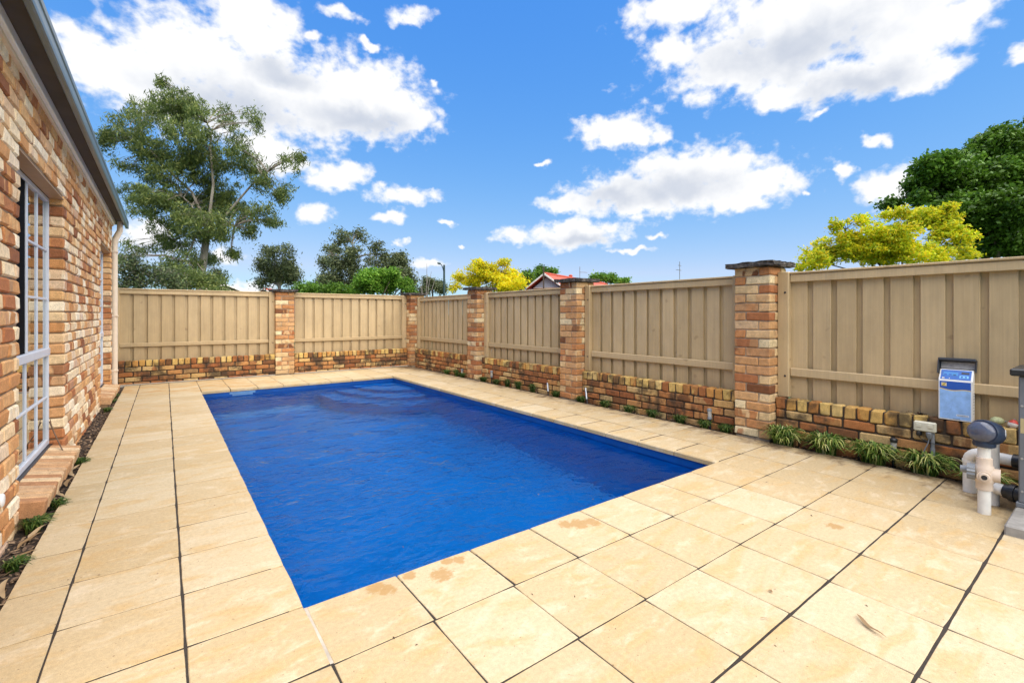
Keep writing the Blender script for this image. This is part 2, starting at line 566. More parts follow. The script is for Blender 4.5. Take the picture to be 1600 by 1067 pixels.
M = {}
M['brick_house'] = brick_material('house_brick', HOUSE)
M['brick_house_far'] = brick_material('house_brick_far', HOUSE, 'island')
M['brick_sill'] = brick_material('sill_brick', [(0, (0.52, 0.29, 0.14)), (0.3, (0.68, 0.49, 0.29)), (0.55, (0.42, 0.21, 0.10)), (0.75, (0.58, 0.36, 0.19))], 'object', 0.3)
M['brick_pillar'] = brick_material('pillar_brick', PILLAR, 'object', 0.35, 0.25)
M['brick_low'] = brick_material('low_wall_brick', LOWWALL, 'object', 0.4, 0.85)
M['brick_rowlock'] = brick_material('rowlock_brick', ROWLOCK, 'object', 0.25, 0.8)
M['mortar_house'] = plain('house_mortar', (0.22, 0.14, 0.075), 0.95, bump=0.5)
M['mortar_pillar'] = plain('pillar_mortar', (0.36, 0.27, 0.18), 0.95, bump=0.5, var=0.25)
M['mortar_low'] = plain('low_wall_mortar', (0.055, 0.038, 0.025), 0.95, bump=0.5, var=0.35)
M['paver'] = paver_material()
M['joint'] = plain('joint_sand', (0.03, 0.022, 0.015), 1.0, var=0.4, scale=30, bump=0.6)
M['grout'] = plain('pale_grout', (0.42, 0.36, 0.28), 0.95, var=0.2, bump=0.4)
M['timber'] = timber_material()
M['cap'] = cap_material()
M['steel_dark'] = plain('dark_bolt', (0.03, 0.025, 0.02), 0.6)
M['shell'] = plain('blue_fibreglass', (0.0001, 0.185, 0.52), 0.3, var=0.10, scale=1.2)
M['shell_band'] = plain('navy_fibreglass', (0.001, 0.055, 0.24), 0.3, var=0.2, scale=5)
M['skimmer'] = plain('dull_skimmer', (0.10, 0.22, 0.40), 0.4)
M['water'] = water_material()
M['white_plastic'] = plain('white_plastic', (0.72, 0.71, 0.68), 0.4, var=0.05)
M['white_paint'] = plain('white_aluminium', (0.55, 0.58, 0.63), 0.35, var=0.04)
M['cream_paint'] = plain('cream_paint', (0.70, 0.58, 0.44), 0.5, var=0.06)
M['trim_paint'] = plain('pale_grey_trim', (0.80, 0.82, 0.82), 0.45, var=0.05)
M['lintel'] = plain('lintel_paint', (0.42, 0.25, 0.13), 0.6, var=0.08)
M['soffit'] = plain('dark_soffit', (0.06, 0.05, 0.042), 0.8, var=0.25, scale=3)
M['gutter'] = plain('grey_blue_steel', (0.10, 0.155, 0.185), 0.3, metallic=0.15, var=0.15, scale=4)
M['roof_dark'] = plain('dark_roof_steel', (0.06, 0.065, 0.07), 0.5, metallic=0.2)
M['screen'] = plain('black_flyscreen', (0.006, 0.006, 0.007), 0.95, **{'Specular IOR Level': 0.05})
M['room'] = plain('room_plaster', (0.30, 0.26, 0.22), 0.9)
M['curtain'] = plain('pale_curtain', (0.17, 0.145, 0.12), 0.9, var=0.1)
M['glass'] = glass_material()
M['mulch'] = plain('dark_mulch', (0.040, 0.027, 0.018), 1.0, var=0.6, scale=45, bump=1.0, bscale=90)
M['ground'] = plain('grass_ground', (0.055, 0.085, 0.025), 1.0, var=0.4, scale=1.5, bump=0.5, bscale=20)
M['concrete'] = plain('concrete', (0.27, 0.25, 0.22), 0.95, var=0.25, scale=12, bump=0.5)
M['pvc'] = plain('white_pvc', (0.74, 0.71, 0.64), 0.4, var=0.09, scale=20)
M['pvc_beige'] = plain('beige_pvc', (0.64, 0.51, 0.39), 0.45, var=0.08, scale=20)
M['grey_plastic'] = plain('grey_plastic', (0.20, 0.21, 0.22), 0.45, var=0.1)
M['black_plastic'] = plain('black_plastic', (0.014, 0.015, 0.018), 0.38, var=0.2)
M['navy'] = plain('navy_plastic', (0.016, 0.028, 0.055), 0.35, var=0.15)
M['smoke'] = plain('smoky_lens', (0.085, 0.092, 0.125), 0.12, var=0.2, scale=30)
M['steel'] = plain('galvanised_steel', (0.42, 0.43, 0.44), 0.4, metallic=0.7, var=0.15)
M['cabinet'] = plain('grey_cabinet_paint', (0.145, 0.155, 0.17), 0.5, var=0.12, scale=6)
M['outlet'] = plain('outlet_cream', (0.60, 0.57, 0.44), 0.45, var=0.08)
M['lampglass'] = plain('lamp_glass', (0.40, 0.38, 0.33), 0.15, var=0.2, scale=60)
M['sticker'] = plain('yellowed_sticker', (0.45, 0.36, 0.18), 0.7)

# ------------------------------------------------------------------ mesh helpers
def new_mesh(name, verts, faces, smooth=False):
    me = bpy.data.meshes.new(name)
    me.from_pydata([tuple(v) for v in verts], [], faces)
    me.update()
    if smooth:
        me.polygons.foreach_set('use_smooth', [True] * len(me.polygons))
    return me

def obj(name, me, mat=None, parent=None, loc=None, rot=None):
    o = bpy.data.objects.new(name, me)
    COL.objects.link(o)
    if mat is not None and me is not None and len(me.materials) == 0:
        me.materials.append(M[mat] if isinstance(mat, str) else mat)
    if parent is not None:
        o.parent = parent
    if loc is not None:
        o.location = loc
    if rot is not None:
        o.rotation_euler = rot
    return o

def empty(name, loc=(0, 0, 0), rz=0.0, parent=None):
    o = bpy.data.objects.new(name, None)
    COL.objects.link(o)
    o.empty_display_size = 0.1
    o.location = loc
    o.rotation_euler = (0, 0, rz)
    if parent is not None:
        o.parent = parent
    return o

def tag(o, label=None, cat=None, group=None, kind=None):
    if label: o['label'] = label
    if cat: o['category'] = cat
    if group: o['group'] = group
    if kind: o['kind'] = kind
    elif cat: o['kind'] = 'thing'
    return o

_S = [(-1, -1, -1), (1, -1, -1), (-1, 1, -1), (1, 1, -1), (-1, -1, 1), (1, -1, 1), (-1, 1, 1), (1, 1, 1)]

def chamfer_geo(sx, sy, sz, c, jit=0.0, rnd=None):
    """chamfered box centred on the origin: 24 verts, 44 triangles"""
    hx, hy, hz = sx / 2, sy / 2, sz / 2
    V = []
    for s in _S:
        j = [rnd.uniform(-jit, jit) for _ in range(3)] if jit else (0, 0, 0)
        cc = c * (rnd.uniform(0.6, 1.6) if jit else 1)
        b = (s[0] * hx + j[0], s[1] * hy + j[1], s[2] * hz + j[2])
        for ax in range(3):            # vert on the face of axis ax
            p = list(b)
            for k in range(3):
                if k != ax:
                    p[k] -= s[k] * cc
            V.append(tuple(p))
    def vi(corner, ax): return corner * 3 + ax
    F = []
    for ax in range(3):
        a, b = [k for k in range(3) if k != ax]
        for sg in (-1, 1):
            cs = [i for i, s in enumerate(_S) if s[ax] == sg]
            def key(i): return math.atan2(_S[i][b], _S[i][a])
            cs.sort(key=key)
            # orientation: a x b = +ax for (0: y,z), (2: x,y); -ax for (1: x,z)
            pos = (ax != 1)
            if (sg > 0) != pos:
                cs.reverse()
            F.append([vi(i, ax) for i in cs])
    for i in range(8):
        for ax in range(3):
            if _S[i][ax] == -1:
                j = [k for k, s in enumerate(_S) if s[ax] == 1 and all(s[q] == _S[i][q] for q in range(3) if q != ax)][0]
                a, b = [k for k in range(3) if k != ax]
                F.append([vi(i, a), vi(j, a), vi(j, b), vi(i, b)])
        F.append([vi(i, 0), vi(i, 1), vi(i, 2)])
    # fix winding by checking against the outward direction
    FF = []
    for f in F:
        p = [Vector(V[k]) for k in f]
        n = (p[1] - p[0]).cross(p[2] - p[0])
        ce = sum(p, Vector()) / len(p)
        d = Vector((ce.x / hx, ce.y / hy, ce.z / hz))
        FF.append(f if n.dot(Vector((d.x / hx, d.y / hy, d.z / hz))) >= 0 else list(reversed(f)))
    return V, FF

class MB:
    """collects shapes into one mesh"""
    def __init__(self):
        self.v = []
        self.f = []
    def geo(self, V, F, mat=None):
        o = len(self.v)
        if mat is None:
            self.v += [tuple(p) for p in V]
        else:
            self.v += [tuple(mat @ Vector(p)) for p in V]
        self.f += [[k + o for k in f] for f in F]
        return self
    def box(self, x0, x1, y0, y1, z0, z1, c=0.0):
        if c > 0:
            V, F = chamfer_geo(x1 - x0, y1 - y0, z1 - z0, c)
            cx, cy, cz = (x0 + x1) / 2, (y0 + y1) / 2, (z0 + z1) / 2
            return self.geo([(x + cx, y + cy, z + cz) for x, y, z in V], F)
        V = [(x, y, z) for z in (z0, z1) for y in (y0, y1) for x in (x0, x1)]
        F = [[0, 2, 3, 1], [4, 5, 7, 6], [0, 1, 5, 4], [2, 6, 7, 3], [0, 4, 6, 2], [1, 3, 7, 5]]
        return self.geo(V, F)
    def tube(self, pts, rad, seg=12, caps=True):
        pts = [Vector(p) for p in pts]
        rads = rad if isinstance(rad, (list, tuple)) else [rad] * len(pts)
        o = len(self.v)
        t0 = (pts[1] - pts[0]).normalized()
        up = Vector((0, 0, 1)) if abs(t0.z) < 0.9 else Vector((1, 0, 0))
        nrm = t0.cross(up).normalized()
        for i, p in enumerate(pts):
            if i == 0: t = pts[1] - pts[0]
            elif i == len(pts) - 1: t = pts[-1] - pts[-2]
            else: t = (pts[i + 1] - pts[i]).normalized() + (pts[i] - pts[i - 1]).normalized()
            t.normalize()
            nrm = (nrm - t * nrm.dot(t)).normalized()
            bn = t.cross(nrm)
            for k in range(seg):
                a = 2 * math.pi * k / seg
                self.v.append(tuple(p + (nrm * math.cos(a) + bn * math.sin(a)) * rads[i]))
        for i in range(len(pts) - 1):
            for k in range(seg):
                k2 = (k + 1) % seg
                self.f.append([o + i * seg + k, o + i * seg + k2, o + (i + 1) * seg + k2, o + (i + 1) * seg + k])
        if caps:
            self.f.append([o + k for k in reversed(range(seg))])
            self.f.append([o + (len(pts) - 1) * seg + k for k in range(seg)])
        return self
    def lathe(self, prof, seg=24, M_=None):
        """prof: (r, z) list, about the z axis"""
        V = []
        F = []
        for r, z in prof:
            for k in range(seg):
                a = 2 * math.pi * k / seg
                V.append((r * math.cos(a), r * math.sin(a), z))
        for i in range(len(prof) - 1):
            for k in range(seg):
                k2 = (k + 1) % seg
                F.append([i * seg + k, i * seg + k2, (i + 1) * seg + k2, (i + 1) * seg + k])
        F.append([k for k in reversed(range(seg))])
        F.append([(len(prof) - 1) * seg + k for k in range(seg)])
        return self.geo(V, F, M_)
    def mesh(self, name, smooth=False):
        me = new_mesh(name, self.v, self.f, smooth)
        if smooth:
            try:
                me.set_sharp_from_angle(angle=R(40))
            except Exception:
                pass
        return me
    def build(self, name, mat, parent=None, loc=None, rot=None, smooth=False):
        return obj(name, self.mesh(name, smooth), mat, parent, loc, rot)

rng = random.Random(11)
_brick_cache = {}

def brick_mesh(sx, sy, sz, matkey, variants=5, ch=0.007, jit=0.0022):
    k = rng.randrange(variants)
    key = (round(sx, 3), round(sy, 3), round(sz, 3), matkey, k, ch)
    me = _brick_cache.get(key)
    if me is None:
        V, F = chamfer_geo(sx, sy, sz, ch, jit, rng)
        me = new_mesh('brick', V, F)
        me.materials.append(M[matkey])
        _brick_cache[key] = me
    return me

def project(p):
    d = p.x * FD.x + p.y * FD.y
    if d < 0.05:
        return None
    s = p.x * RT.x + p.y * RT.y
    return 800 + 727 * s / d, 492 - 727 * (p.z - CAM_H) / d, d

# ------------------------------------------------------------------ ground
POOL = (0.475, 3.690, 2.095, 8.950)      # inner edge of the coping: x0, x1, y0, y1
def build_ground():
    x0, x1, y0, y1 = POOL
    x0 -= 0.05; x1 += 0.05; y0 -= 0.05; y1 += 0.05
    S = 1500
    z = -0.085
    V = [(-S, -S, z), (S, -S, z), (S, S, z), (-S, S, z), (x0, y0, z), (x1, y0, z), (x1, y1, z), (x0, y1, z)]
    F = [[0, 1, 5, 4], [1, 2, 6, 5], [2, 3, 7, 6], [3, 0, 4, 7]]
    tag(obj('ground', new_mesh('ground', V, F), 'ground'), kind='structure')
build_ground()

# ------------------------------------------------------------------ paving
def build_paving():
    x0, x1, y0, y1 = POOL
    # the bed of joint sand, a frame round the pool
    b = MB()
    zt, zb = -0.0026, -0.083
    e_ = 0.06
    b.box(-0.545, x0 - e_, -1.2, 10.52, zb, zt)
    b.box(x0 - e_, x1 + e_, -1.2, y0 - e_, zb, zt)
    b.box(x0 - e_, x1 + e_, y1 + e_, 10.52, zb, zt)
    b.box(x1 + e_, 4.66, -1.2, 10.52, zb, zt)
    base = b.build('paving', 'joint')
    tag(base, kind='structure')
    cache = {}
    def slab_geo(w, l, h, ch, n=5):
        # outline with a slightly ragged arris: top ring, edge ring, bottom ring
        pts = []
        cs = [(-1, -1), (1, -1), (1, 1), (-1, 1)]
        for k in range(4):
            (ax, ay), (bx, by) = cs[k], cs[(k + 1) % 4]
            for i in range(n):
                t = i / n
                x, y = (ax + (bx - ax) * t) * w / 2, (ay + (by - ay) * t) * l / 2
                j = rng.uniform(0, 0.0018) + (0.0022 if i == 0 else 0)
                pts.append((x - math.copysign(j, x) * (abs(x) > w / 2 - 1e-6), y - math.copysign(j, y) * (abs(y) > l / 2 - 1e-6)))
        m = len(pts)
        V = []
        for (ins, z) in ((ch, h / 2), (0, h / 2 - ch), (0, -h / 2)):
            for x, y in pts:
                V.append((x * (1 - 2 * ins / w), y * (1 - 2 * ins / l), z))
        F = [list(range(m)), [2 * m + i for i in reversed(range(m))]]
        for r_ in (0, 1):
            for i in range(m):
                i2 = (i + 1) % m
                F.append([r_ * m + i, (r_ + 1) * m + i, (r_ + 1) * m + i2, r_ * m + i2])
        return V, F
    def slab(xa, xb, ya, yb, gx=0.005, gy=0.005, ch=0.0018):
        w, l = xb - xa - gx, yb - ya - gy
        if w < 0.03 or l < 0.03:
            return
        key = (round(w, 3), round(l, 3), ch, rng.randrange(3))
        me = cache.get(key)
        if me is None:
            V, F = slab_geo(w, l, 0.042, ch)
            me = new_mesh('paver', V, F)
            me.materials.append(M['paver'])
            cache[key] = me
        o = obj('paver', me, None, base,
                ((xa + xb) / 2 + rng.uniform(-.001, .001), (ya + yb) / 2 + rng.uniform(-.001, .001), -0.021 + rng.uniform(-.0007, .0005)),
                (rng.uniform(-.0012, .0012), rng.uniform(-.0012, .0012), rng.uniform(-.003, .003)))
        return o
    # left strip: wide dark joints along it, thin ones across
    LX = [-0.552, -0.342, 0.062, x0]
    LY = [-0.75 + 0.4065 * k for k in range(0, 28)]
    LY = [2.105 + 0.4065 * k for k in range(-7, 21)] + [10.46]
    for i in range(3):
        for j in range(len(LY) - 1):
            slab(LX[i], LX[i + 1], LY[j], LY[j + 1], 0.0055, 0.0040 if rng.random() < .6 else 0.0055, 0.003 if i == 2 else 0.0016)
    # field in front of the pool: wide joints run across it
    FX = [x0, 0.878, 1.283, 1.688, 2.093, 2.498, 2.903, 3.308, 3.712, 4.110, 4.510, 4.690]
    FY = [y0, 1.692, 1.270, 0.849, 0.445, 0.040, -0.365, -0.77]
    for j in range(len(FY) - 1):
        for i in range(len(FX) - 1):
            sh = -0.012 * min(j, 3) if 0 < i < len(FX) - 1 else 0
            sh2 = -0.012 * min(j, 3) if 0 < i + 1 < len(FX) - 1 else 0
            slab(FX[i] + sh, FX[i + 1] + sh2, FY[j + 1], FY[j], 0.0018 if rng.random() < .5 else 0.003, 0.003 if j == 0 else (0.0035, 0.005, 0.009, 0.006)[min(j - 1, 3)], 0.004 if j == 0 else 0.0018)
    # right strip
    RX = [x1, 4.100, 4.505, 4.690]
    RY = [y0 + 0.4065 * k for k in range(0, 20)] + [10.46]
    for i in range(3):
        for j in range(len(RY) - 1):
            slab(RX[i], RX[i + 1], RY[j], RY[j + 1], 0.003, 0.0035, 0.008 if i == 0 else 0.0018)
    # far strip
    for i in range(8):
        xa = x0 + (x1 - x0) * i / 8
        xb = x0 + (x1 - x0) * (i + 1) / 8
        ys = [y1, 9.36, 9.77, 10.18, 10.46]
        for j in range(len(ys) - 1):
            slab(xa, xb, ys[j], ys[j + 1], 0.003, 0.003, 0.005 if j == 0 else 0.0018)
    # mortar line between the left strip and the coping, at the pool's near corner
    g = MB().box(x0 - 0.006, x0 + 0.006, 1.70, y0 - 0.006, -0.03, -0.0012)
    tag(g.build('grout_line', 'grout', base))
build_paving()

# ------------------------------------------------------------------ pool and water
def build_pool():
    x0, x1, y0, y1 = POOL
    x0 -= 0.018; x1 += 0.018; y0 -= 0.018; y1 += 0.018
    root = empty('swimming_pool', ((x0 + x1) / 2, (y0 + y1) / 2, -1.55))
    tag(root, 'rectangular blue fibreglass swimming pool sunk into the cream paving', 'pool')
    inv = Vector(root.location)
    def part(name, b, mat, smooth=False):
        b.v = [tuple(Vector(p) - inv) for p in b.v]
        return b.build(name, mat, root, smooth=smooth)
    zr = -0.045
    # shell: inside walls and sloping floor, with a lip under the coping
    def ring(dx, z0_, z1_):
        return [(x0 + dx, y0 + dx, z0_), (x1 - dx, y0 + dx, z0_), (x1 - dx, y1 - dx, z1_), (x0 + dx, y1 - dx, z1_)]
    rings = [ring(-0.04, zr, zr), ring(0, zr, zr), ring(0.0, -0.16, -0.16), ring(0.05, -1.0, -1.0), ring(0.12, -1.25, -1.45), ring(0.35, -1.35, -1.55)]
    V = [p for r_ in rings for p in r_]
    F = []
    for i in range(len(rings) - 1):
        for k in range(4):
            k2 = (k + 1) % 4
            F.append([i * 4 + k2, i * 4 + k, (i + 1) * 4 + k, (i + 1) * 4 + k2])
    n = (len(rings) - 1) * 4
    F.append([n, n + 1, n + 2, n + 3])
    b = MB(); b.geo(V, F)
    part('shell', b, 'shell')
    # steps in the far right corner, a swim-out seat at the near right
    for k, (s, z) in enumerate([(0.80, -0.22), (1.12, -0.50), (1.42, -0.78)]):
        cx, cy = x1 - 0.012, y1 - 0.012
        m = 14
        pr = [(cx, cy)] + [(cx - s * math.cos(math.pi / 2 * i / m), cy - s * 1.35 * math.sin(math.pi / 2 * i / m)) for i in range(m + 1)]
        V = [(x, y, z) for x, y in pr] + [(x, y, -1.5) for x, y in pr]
        L_ = len(pr)
        F = [list(range(L_))[::-1]] + [[i, (i + 1) % L_, L_ + (i + 1) % L_, L_ + i] for i in range(L_)]
        b = MB(); b.geo(V, F)
        part('step', b, 'shell')
    # darker band along the waterline
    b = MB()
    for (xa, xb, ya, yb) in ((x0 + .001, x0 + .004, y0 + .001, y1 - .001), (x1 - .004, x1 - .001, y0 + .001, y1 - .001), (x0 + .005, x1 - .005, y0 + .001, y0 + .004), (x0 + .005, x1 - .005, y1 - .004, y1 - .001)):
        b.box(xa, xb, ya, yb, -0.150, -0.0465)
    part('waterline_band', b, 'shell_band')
    # skimmer mouth in the far wall
    b = MB()
    b.box(0.86, 1.24, y1 - 0.012, y1 + 0.006, -0.085, -0.052, 0.003)
    part('skimmer_plate', b, 'skimmer')
    b = MB()
    b.box(0.90, 1.20, y1 - 0.018, y1 - 0.013, -0.14, -0.088, 0.002)
    part('skimmer_flap', b, 'skimmer')
    # water surface, gently waved
    nx, ny = 110, 230
    zw = -0.108
    xs = np.linspace(x0 + 0.001, x1 - 0.001, nx); ys = np.linspace(y0 + 0.001, y1 - 0.001, ny)
    X, Y = np.meshgrid(xs, ys)
    rr = np.random.RandomState(4)
    Z = np.zeros_like(X)
    for _ in range(26):
        a = rr.uniform(0, 2 * np.pi); k = rr.uniform(4, 17); amp = 0.0080 / k * rr.uniform(.5, 1.2)
        Z += amp * np.sin(k * (X * np.cos(a) + Y * np.sin(a)) + rr.uniform(0, 6.28) + 0.8 * np.sin(1.3 * X + rr.uniform(0, 6)) + 0.7 * np.sin(0.9 * Y + rr.uniform(0, 6)))
    V = np.stack([X, Y, zw + Z], -1).reshape(-1, 3)
    F = [[j * nx + i, j * nx + i + 1, (j + 1) * nx + i + 1, (j + 1) * nx + i] for j in range(ny - 1) for i in range(nx - 1)]
    w = obj('water', new_mesh('water', V.tolist(), F, True), 'water')
    tag(w, kind='structure')
build_pool()

# ------------------------------------------------------------------ brick house
WX = -0.684                     # face of the house wall
HY0, HY1 = 1.8, 9.97
OPEN = [(3.94, 5.46, 0.15, 2.205), (8.30, 9.74, 0.15, 2.205)]
CO = 0.0897
def build_house():
    house = empty('brick_house', (-2.6, 6.0, 0))
    tag(house, 'single-storey house of mottled cream and orange brick along the left side', 'house')
    O = Vector(house.location)
    def part(name, b, mat, parent=house, smooth=False, off=O):
        b.v = [tuple(Vector(p) - off) for p in b.v]
        return b.build(name, mat, parent, smooth=smooth)
    # wall core of mortar, recessed behind the brick faces
    b = MB()
    xa, xb = WX - 0.20, WX - 0.013
    top = 2.70
    ys = [HY0]
    for (a, c, z0, z1) in OPEN:
        b.box(xa, xb, ys[-1], a - 0.012, -0.08, top)
        b.box(xa, xb, a - 0.012, c + 0.012, -0.08, z0 - 0.09)
        b.box(xa, xb, a - 0.012, c + 0.012, z1 + 0.006, top)
        ys.append(c + 0.012)
    b.box(xa, xb, ys[-1], HY1 - 0.012, -0.08, top)
    wall = part('wall', b, 'mortar_house')
    # the other walls, behind, so that the rooms are closed
    b = MB()
    b.box(-6.0, xa, HY1 - 0.25, HY1 - 0.012, -0.08, top)
    b.box(-6.0, -5.8, HY0, HY1 - 0.25, -0.08, top)
    b.box(-6.0, xa, HY0, HY0 + 0.2, -0.08, top)
    b.box(-5.8, xa, HY0 + 0.2, HY1 - 0.25, 2.50, 2.6)
    b.box(-5.8, xa, HY0 + 0.2, HY1 - 0.25, -0.02, 0.06)
    b.box(-1.9, -1.8, HY0 + 0.2, HY1 - 0.25, 0.06, 2.5)
    part('inner_wall', b, 'room')
    # bricks
    items = []
    n = int(2.70 / CO) + 1
    for k in range(-1, n):
        z0 = k * CO + 0.005
        z1 = min((k + 1) * CO - 0.005, 2.695)
        if z1 - z0 < 0.02:
            continue
        zc = (z0 + z1) / 2
        spans = []
        y = HY0
        for (a, c, oz0, oz1) in OPEN:
            if oz0 - 0.03 < zc < oz1:
                spans.append((y, a)); y = c
        spans.append((y, HY1))
        for (a, c) in spans:
            st = a - rng.uniform(0, 0.0)
            y = math.floor((a - (0.12 if k % 2 else 0.0)) / 0.24) * 0.24 + (0.12 if k % 2 else 0.0)
            while y < c - 0.02:
                ya, yb = max(y, a), min(y + 0.24, c)
                # bricks at an opening keep their full end
                g0 = 0.0 if ya == a else 0.005
                g1 = 0.0 if yb == c else 0.005
                if yb - ya > 0.035:
                    items.append((ya + g0, yb - g1, z0, z1))
                y += 0.24
    def size(it):
        p = Vector((WX, (it[0] + it[1]) / 2, (it[2] + it[3]) / 2))
        q = project(p)
        if q is None or not (-12 < q[0] < 1612 and -12 < q[1] < 1079):
            return 0
        return (it[1] - it[0]) / q[2] ** 2 * 10
    items.sort(key=size, reverse=True)
    far = MB()
    for i, (ya, yb, z0, z1) in enumerate(items):
        proud = rng.uniform(-0.0035, 0.003)
        sy = round(yb - ya, 2)
        cx, cy, cz = WX - 0.055 + proud, (ya + yb) / 2, (z0 + z1) / 2
        if i < 300:
            me = brick_mesh(0.11, yb - ya if sy < 0.2 else 0.23, round(z1 - z0, 3), 'brick_house', 6, 0.009, 0.003)
            obj('brick', me, None, wall, (cx - O.x, cy - O.y, cz - O.z), (rng.uniform(-.008, .008), 0, rng.uniform(-.006, .006)))
        else:
            V, F = chamfer_geo(0.11, yb - ya, z1 - z0, 0.009, 0.003, rng)
            far.geo([(x + cx, y + cy, z + cz) for x, y, z in V], F)
    fo = part('far_bricks', far, 'brick_house_far', wall)
    fo['kind'] = 'stuff'
    # windows
    wlab = ['tall white window with bars, its near upper half a black screen', 'white window near the far corner of the house']
    for w, (a, c, z0, z1) in enumerate(OPEN):
        we = empty('window', (WX - 0.106 - O.x, (a + c) / 2 - O.y, z0 - O.z), 0, house)
        we['label'] = wlab[w]
        wo = Vector((WX - 0.106, (a + c) / 2, z0))
        X0, X1 = WX - 0.15, WX - 0.092          # frame depth
        zm = 0.925
        f = MB()
        fw = 0.035
        f.box(X0, X1, a, a + fw, z0, z1, 0.004)
        f.box(X0, X1, c - fw, c, z0, z1, 0.004)
        f.box(X0, X1, a + fw, c - fw, z1 - fw, z1, 0.004)
        f.box(X0, X1, a + fw, c - fw, z0, z0 + 0.045, 0.004)
        f.box(X0, X1 + 0.012, a + fw, c - fw, zm - 0.032, zm + 0.032, 0.006)
        part('frame', f, 'white_paint', we, off=wo)
        s = MB()
        s.box(X0, X1 + 0.02, a, c, z0 - 0.03, z0 - 0.001)
        part('flashing', s, 'black_plastic', we, off=wo)
        ym = (a + c) / 2 - 0.02
        # upper near half: black insect screen, set forward; upper far half: sash with bars
        s = MB(); s.box(X1 - 0.022, X1 - 0.012, a + fw, ym, zm + 0.032, z1 - fw)
        part('screen', s, 'screen', we, off=wo)
        s = MB()
        s.box(X1 - 0.03, X1 - 0.002, ym, ym + 0.035, zm + 0.032, z1 - fw, 0.003)
        part('mullion', s, 'white_paint', we, off=wo)
        ys_ = [ym + 0.035 + (c - fw - ym - 0.035) * k / 2 for k in range(3)]
        zs_ = [zm + 0.032 + (z1 - fw - zm - 0.032) * k / 3 for k in range(4)]
        for i in range(2):
            for j in range(3):
                g = MB(); g.box(X1 - 0.021, X1 - 0.017, ys_[i] + .001, ys_[i + 1] - .001, zs_[j] + .001, zs_[j + 1] - .001)
                part('pane', g, 'glass', we, off=wo)
        s = MB()
        s.box(X1 - 0.028, X1 - 0.008, ys_[1] - 0.009, ys_[1] + 0.009, zs_[0], zs_[3], 0.002)
        part('muntin', s, 'white_paint', we, off=wo)
        for j in (1, 2):
            s = MB(); s.box(X1 - 0.027, X1 - 0.007, ys_[0], ys_[2], zs_[j] - 0.009, zs_[j] + 0.009, 0.002)
            part('muntin', s, 'white_paint', we, off=wo)
        # lower light: four by two panes
        ys_ = [a + fw + (c - a - 2 * fw) * k / 4 for k in range(5)]
        zs_ = [z0 + 0.045 + (zm - 0.032 - z0 - 0.045) * k / 2 for k in range(3)]
        for i in range(4):
            for j in range(2):
                g = MB(); g.box(X1 - 0.021, X1 - 0.017, ys_[i] + .001, ys_[i + 1] - .001, zs_[j] + .001, zs_[j + 1] - .001)
                part('pane', g, 'glass', we, off=wo)
        for i in (1, 2, 3):
            s = MB(); s.box(X1 - 0.028, X1 - 0.008, ys_[i] - 0.009, ys_[i] + 0.009, zs_[0], zs_[2], 0.002)
            part('muntin', s, 'white_paint', we, off=wo)
        s = MB(); s.box(X1 - 0.027, X1 - 0.007, ys_[0], ys_[4], zs_[1] - 0.009, zs_[1] + 0.009, 0.002)
        part('muntin', s, 'white_paint', we, off=wo)
        # curtain inside, in folds
        V = []; F = []
        m = 70
        for k in range(m + 1):
            y = a + 0.05 + (c - a - 0.1) * k / m
            x = WX - 0.36 + 0.022 * math.sin(k * 1.15) + 0.01 * math.sin(k * 0.41)
            V += [(x, y, 0.07), (x, y, 2.3)]
        F = [[2 * k, 2 * k + 2, 2 * k + 3, 2 * k + 1] for k in range(m)]
        s = MB(); s.geo(V, F)
        cu = part('curtain', s, 'curtain', we, True, off=wo)
        md = cu.modifiers.new('thick', 'SOLIDIFY'); md.thickness = 0.004
        # painted lintel under the bricks above the opening
        s = MB(); s.box(WX - 0.088, WX - 0.002, a + 0.002, c - 0.002, z1 + 0.001, z1 + 0.0065)
        part('lintel', s, 'lintel')
        # sill of bricks on edge, sloping down to the garden strip
        se = empty('window_sill', (WX - O.x, (a + c) / 2 - O.y, 0.10 - O.z), 0, house)
        s = MB(); s.box(WX - 0.085, WX + 0.075, a - 0.02, c + 0.0, -0.08, 0.035)
        part('mortar_bed', s, 'mortar_house', se, off=Vector((WX, (a + c) / 2, 0.10)))
        y = a - 0.03
        while y < c - 0.04:
            wd = rng.uniform(0.074, 0.088)
            me = brick_mesh(0.205, wd if rng.random() < 0 else 0.08, 0.105, 'brick_sill', 6, 0.008, 0.003)
            obj('brick', me, None, se, (0.004 + rng.uniform(-.003, .003), y + 0.044 - (a + c) / 2, -0.022 + rng.uniform(-.002, .002)), (0, R(9), rng.uniform(-.01, .01)))
            y += 0.089
    # eaves
    ye0, ye1 = HY0, 10.42
    s = MB(); s.box(WX - 0.02, -0.645, ye0, HY1 + 0.03, 2.70, 2.765, 0.004)
    part('trim_board', s, 'trim_paint')
    s = MB(); s.box(WX - 0.02, -0.667, ye0, HY1 + 0.02, 2.672, 2.6995, 0.003)
    part('trim_board', s, 'cream_paint')
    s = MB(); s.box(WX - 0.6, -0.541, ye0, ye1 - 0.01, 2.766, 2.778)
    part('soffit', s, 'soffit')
    # gutter: quad profile swept along the eave
    prof = [(-0.540, 2.83), (-0.540, 2.722), (-0.534, 2.716), (-0.512, 2.714), (-0.503, 2.719), (-0.499, 2.733), (-0.498, 2.752), (-0.503, 2.758),
            (-0.503, 2.796), (-0.497, 2.802), (-0.495, 2.830), (-0.502, 2.837), (-0.511, 2.832), (-0.511, 2.80), (-0.52, 2.73), (-0.530, 2.73), (-0.530, 2.83)]
    V = []; F = []
    for y in (ye0, ye1):
        V += [(x, y, z) for x, z in prof]
    n_ = len(prof)
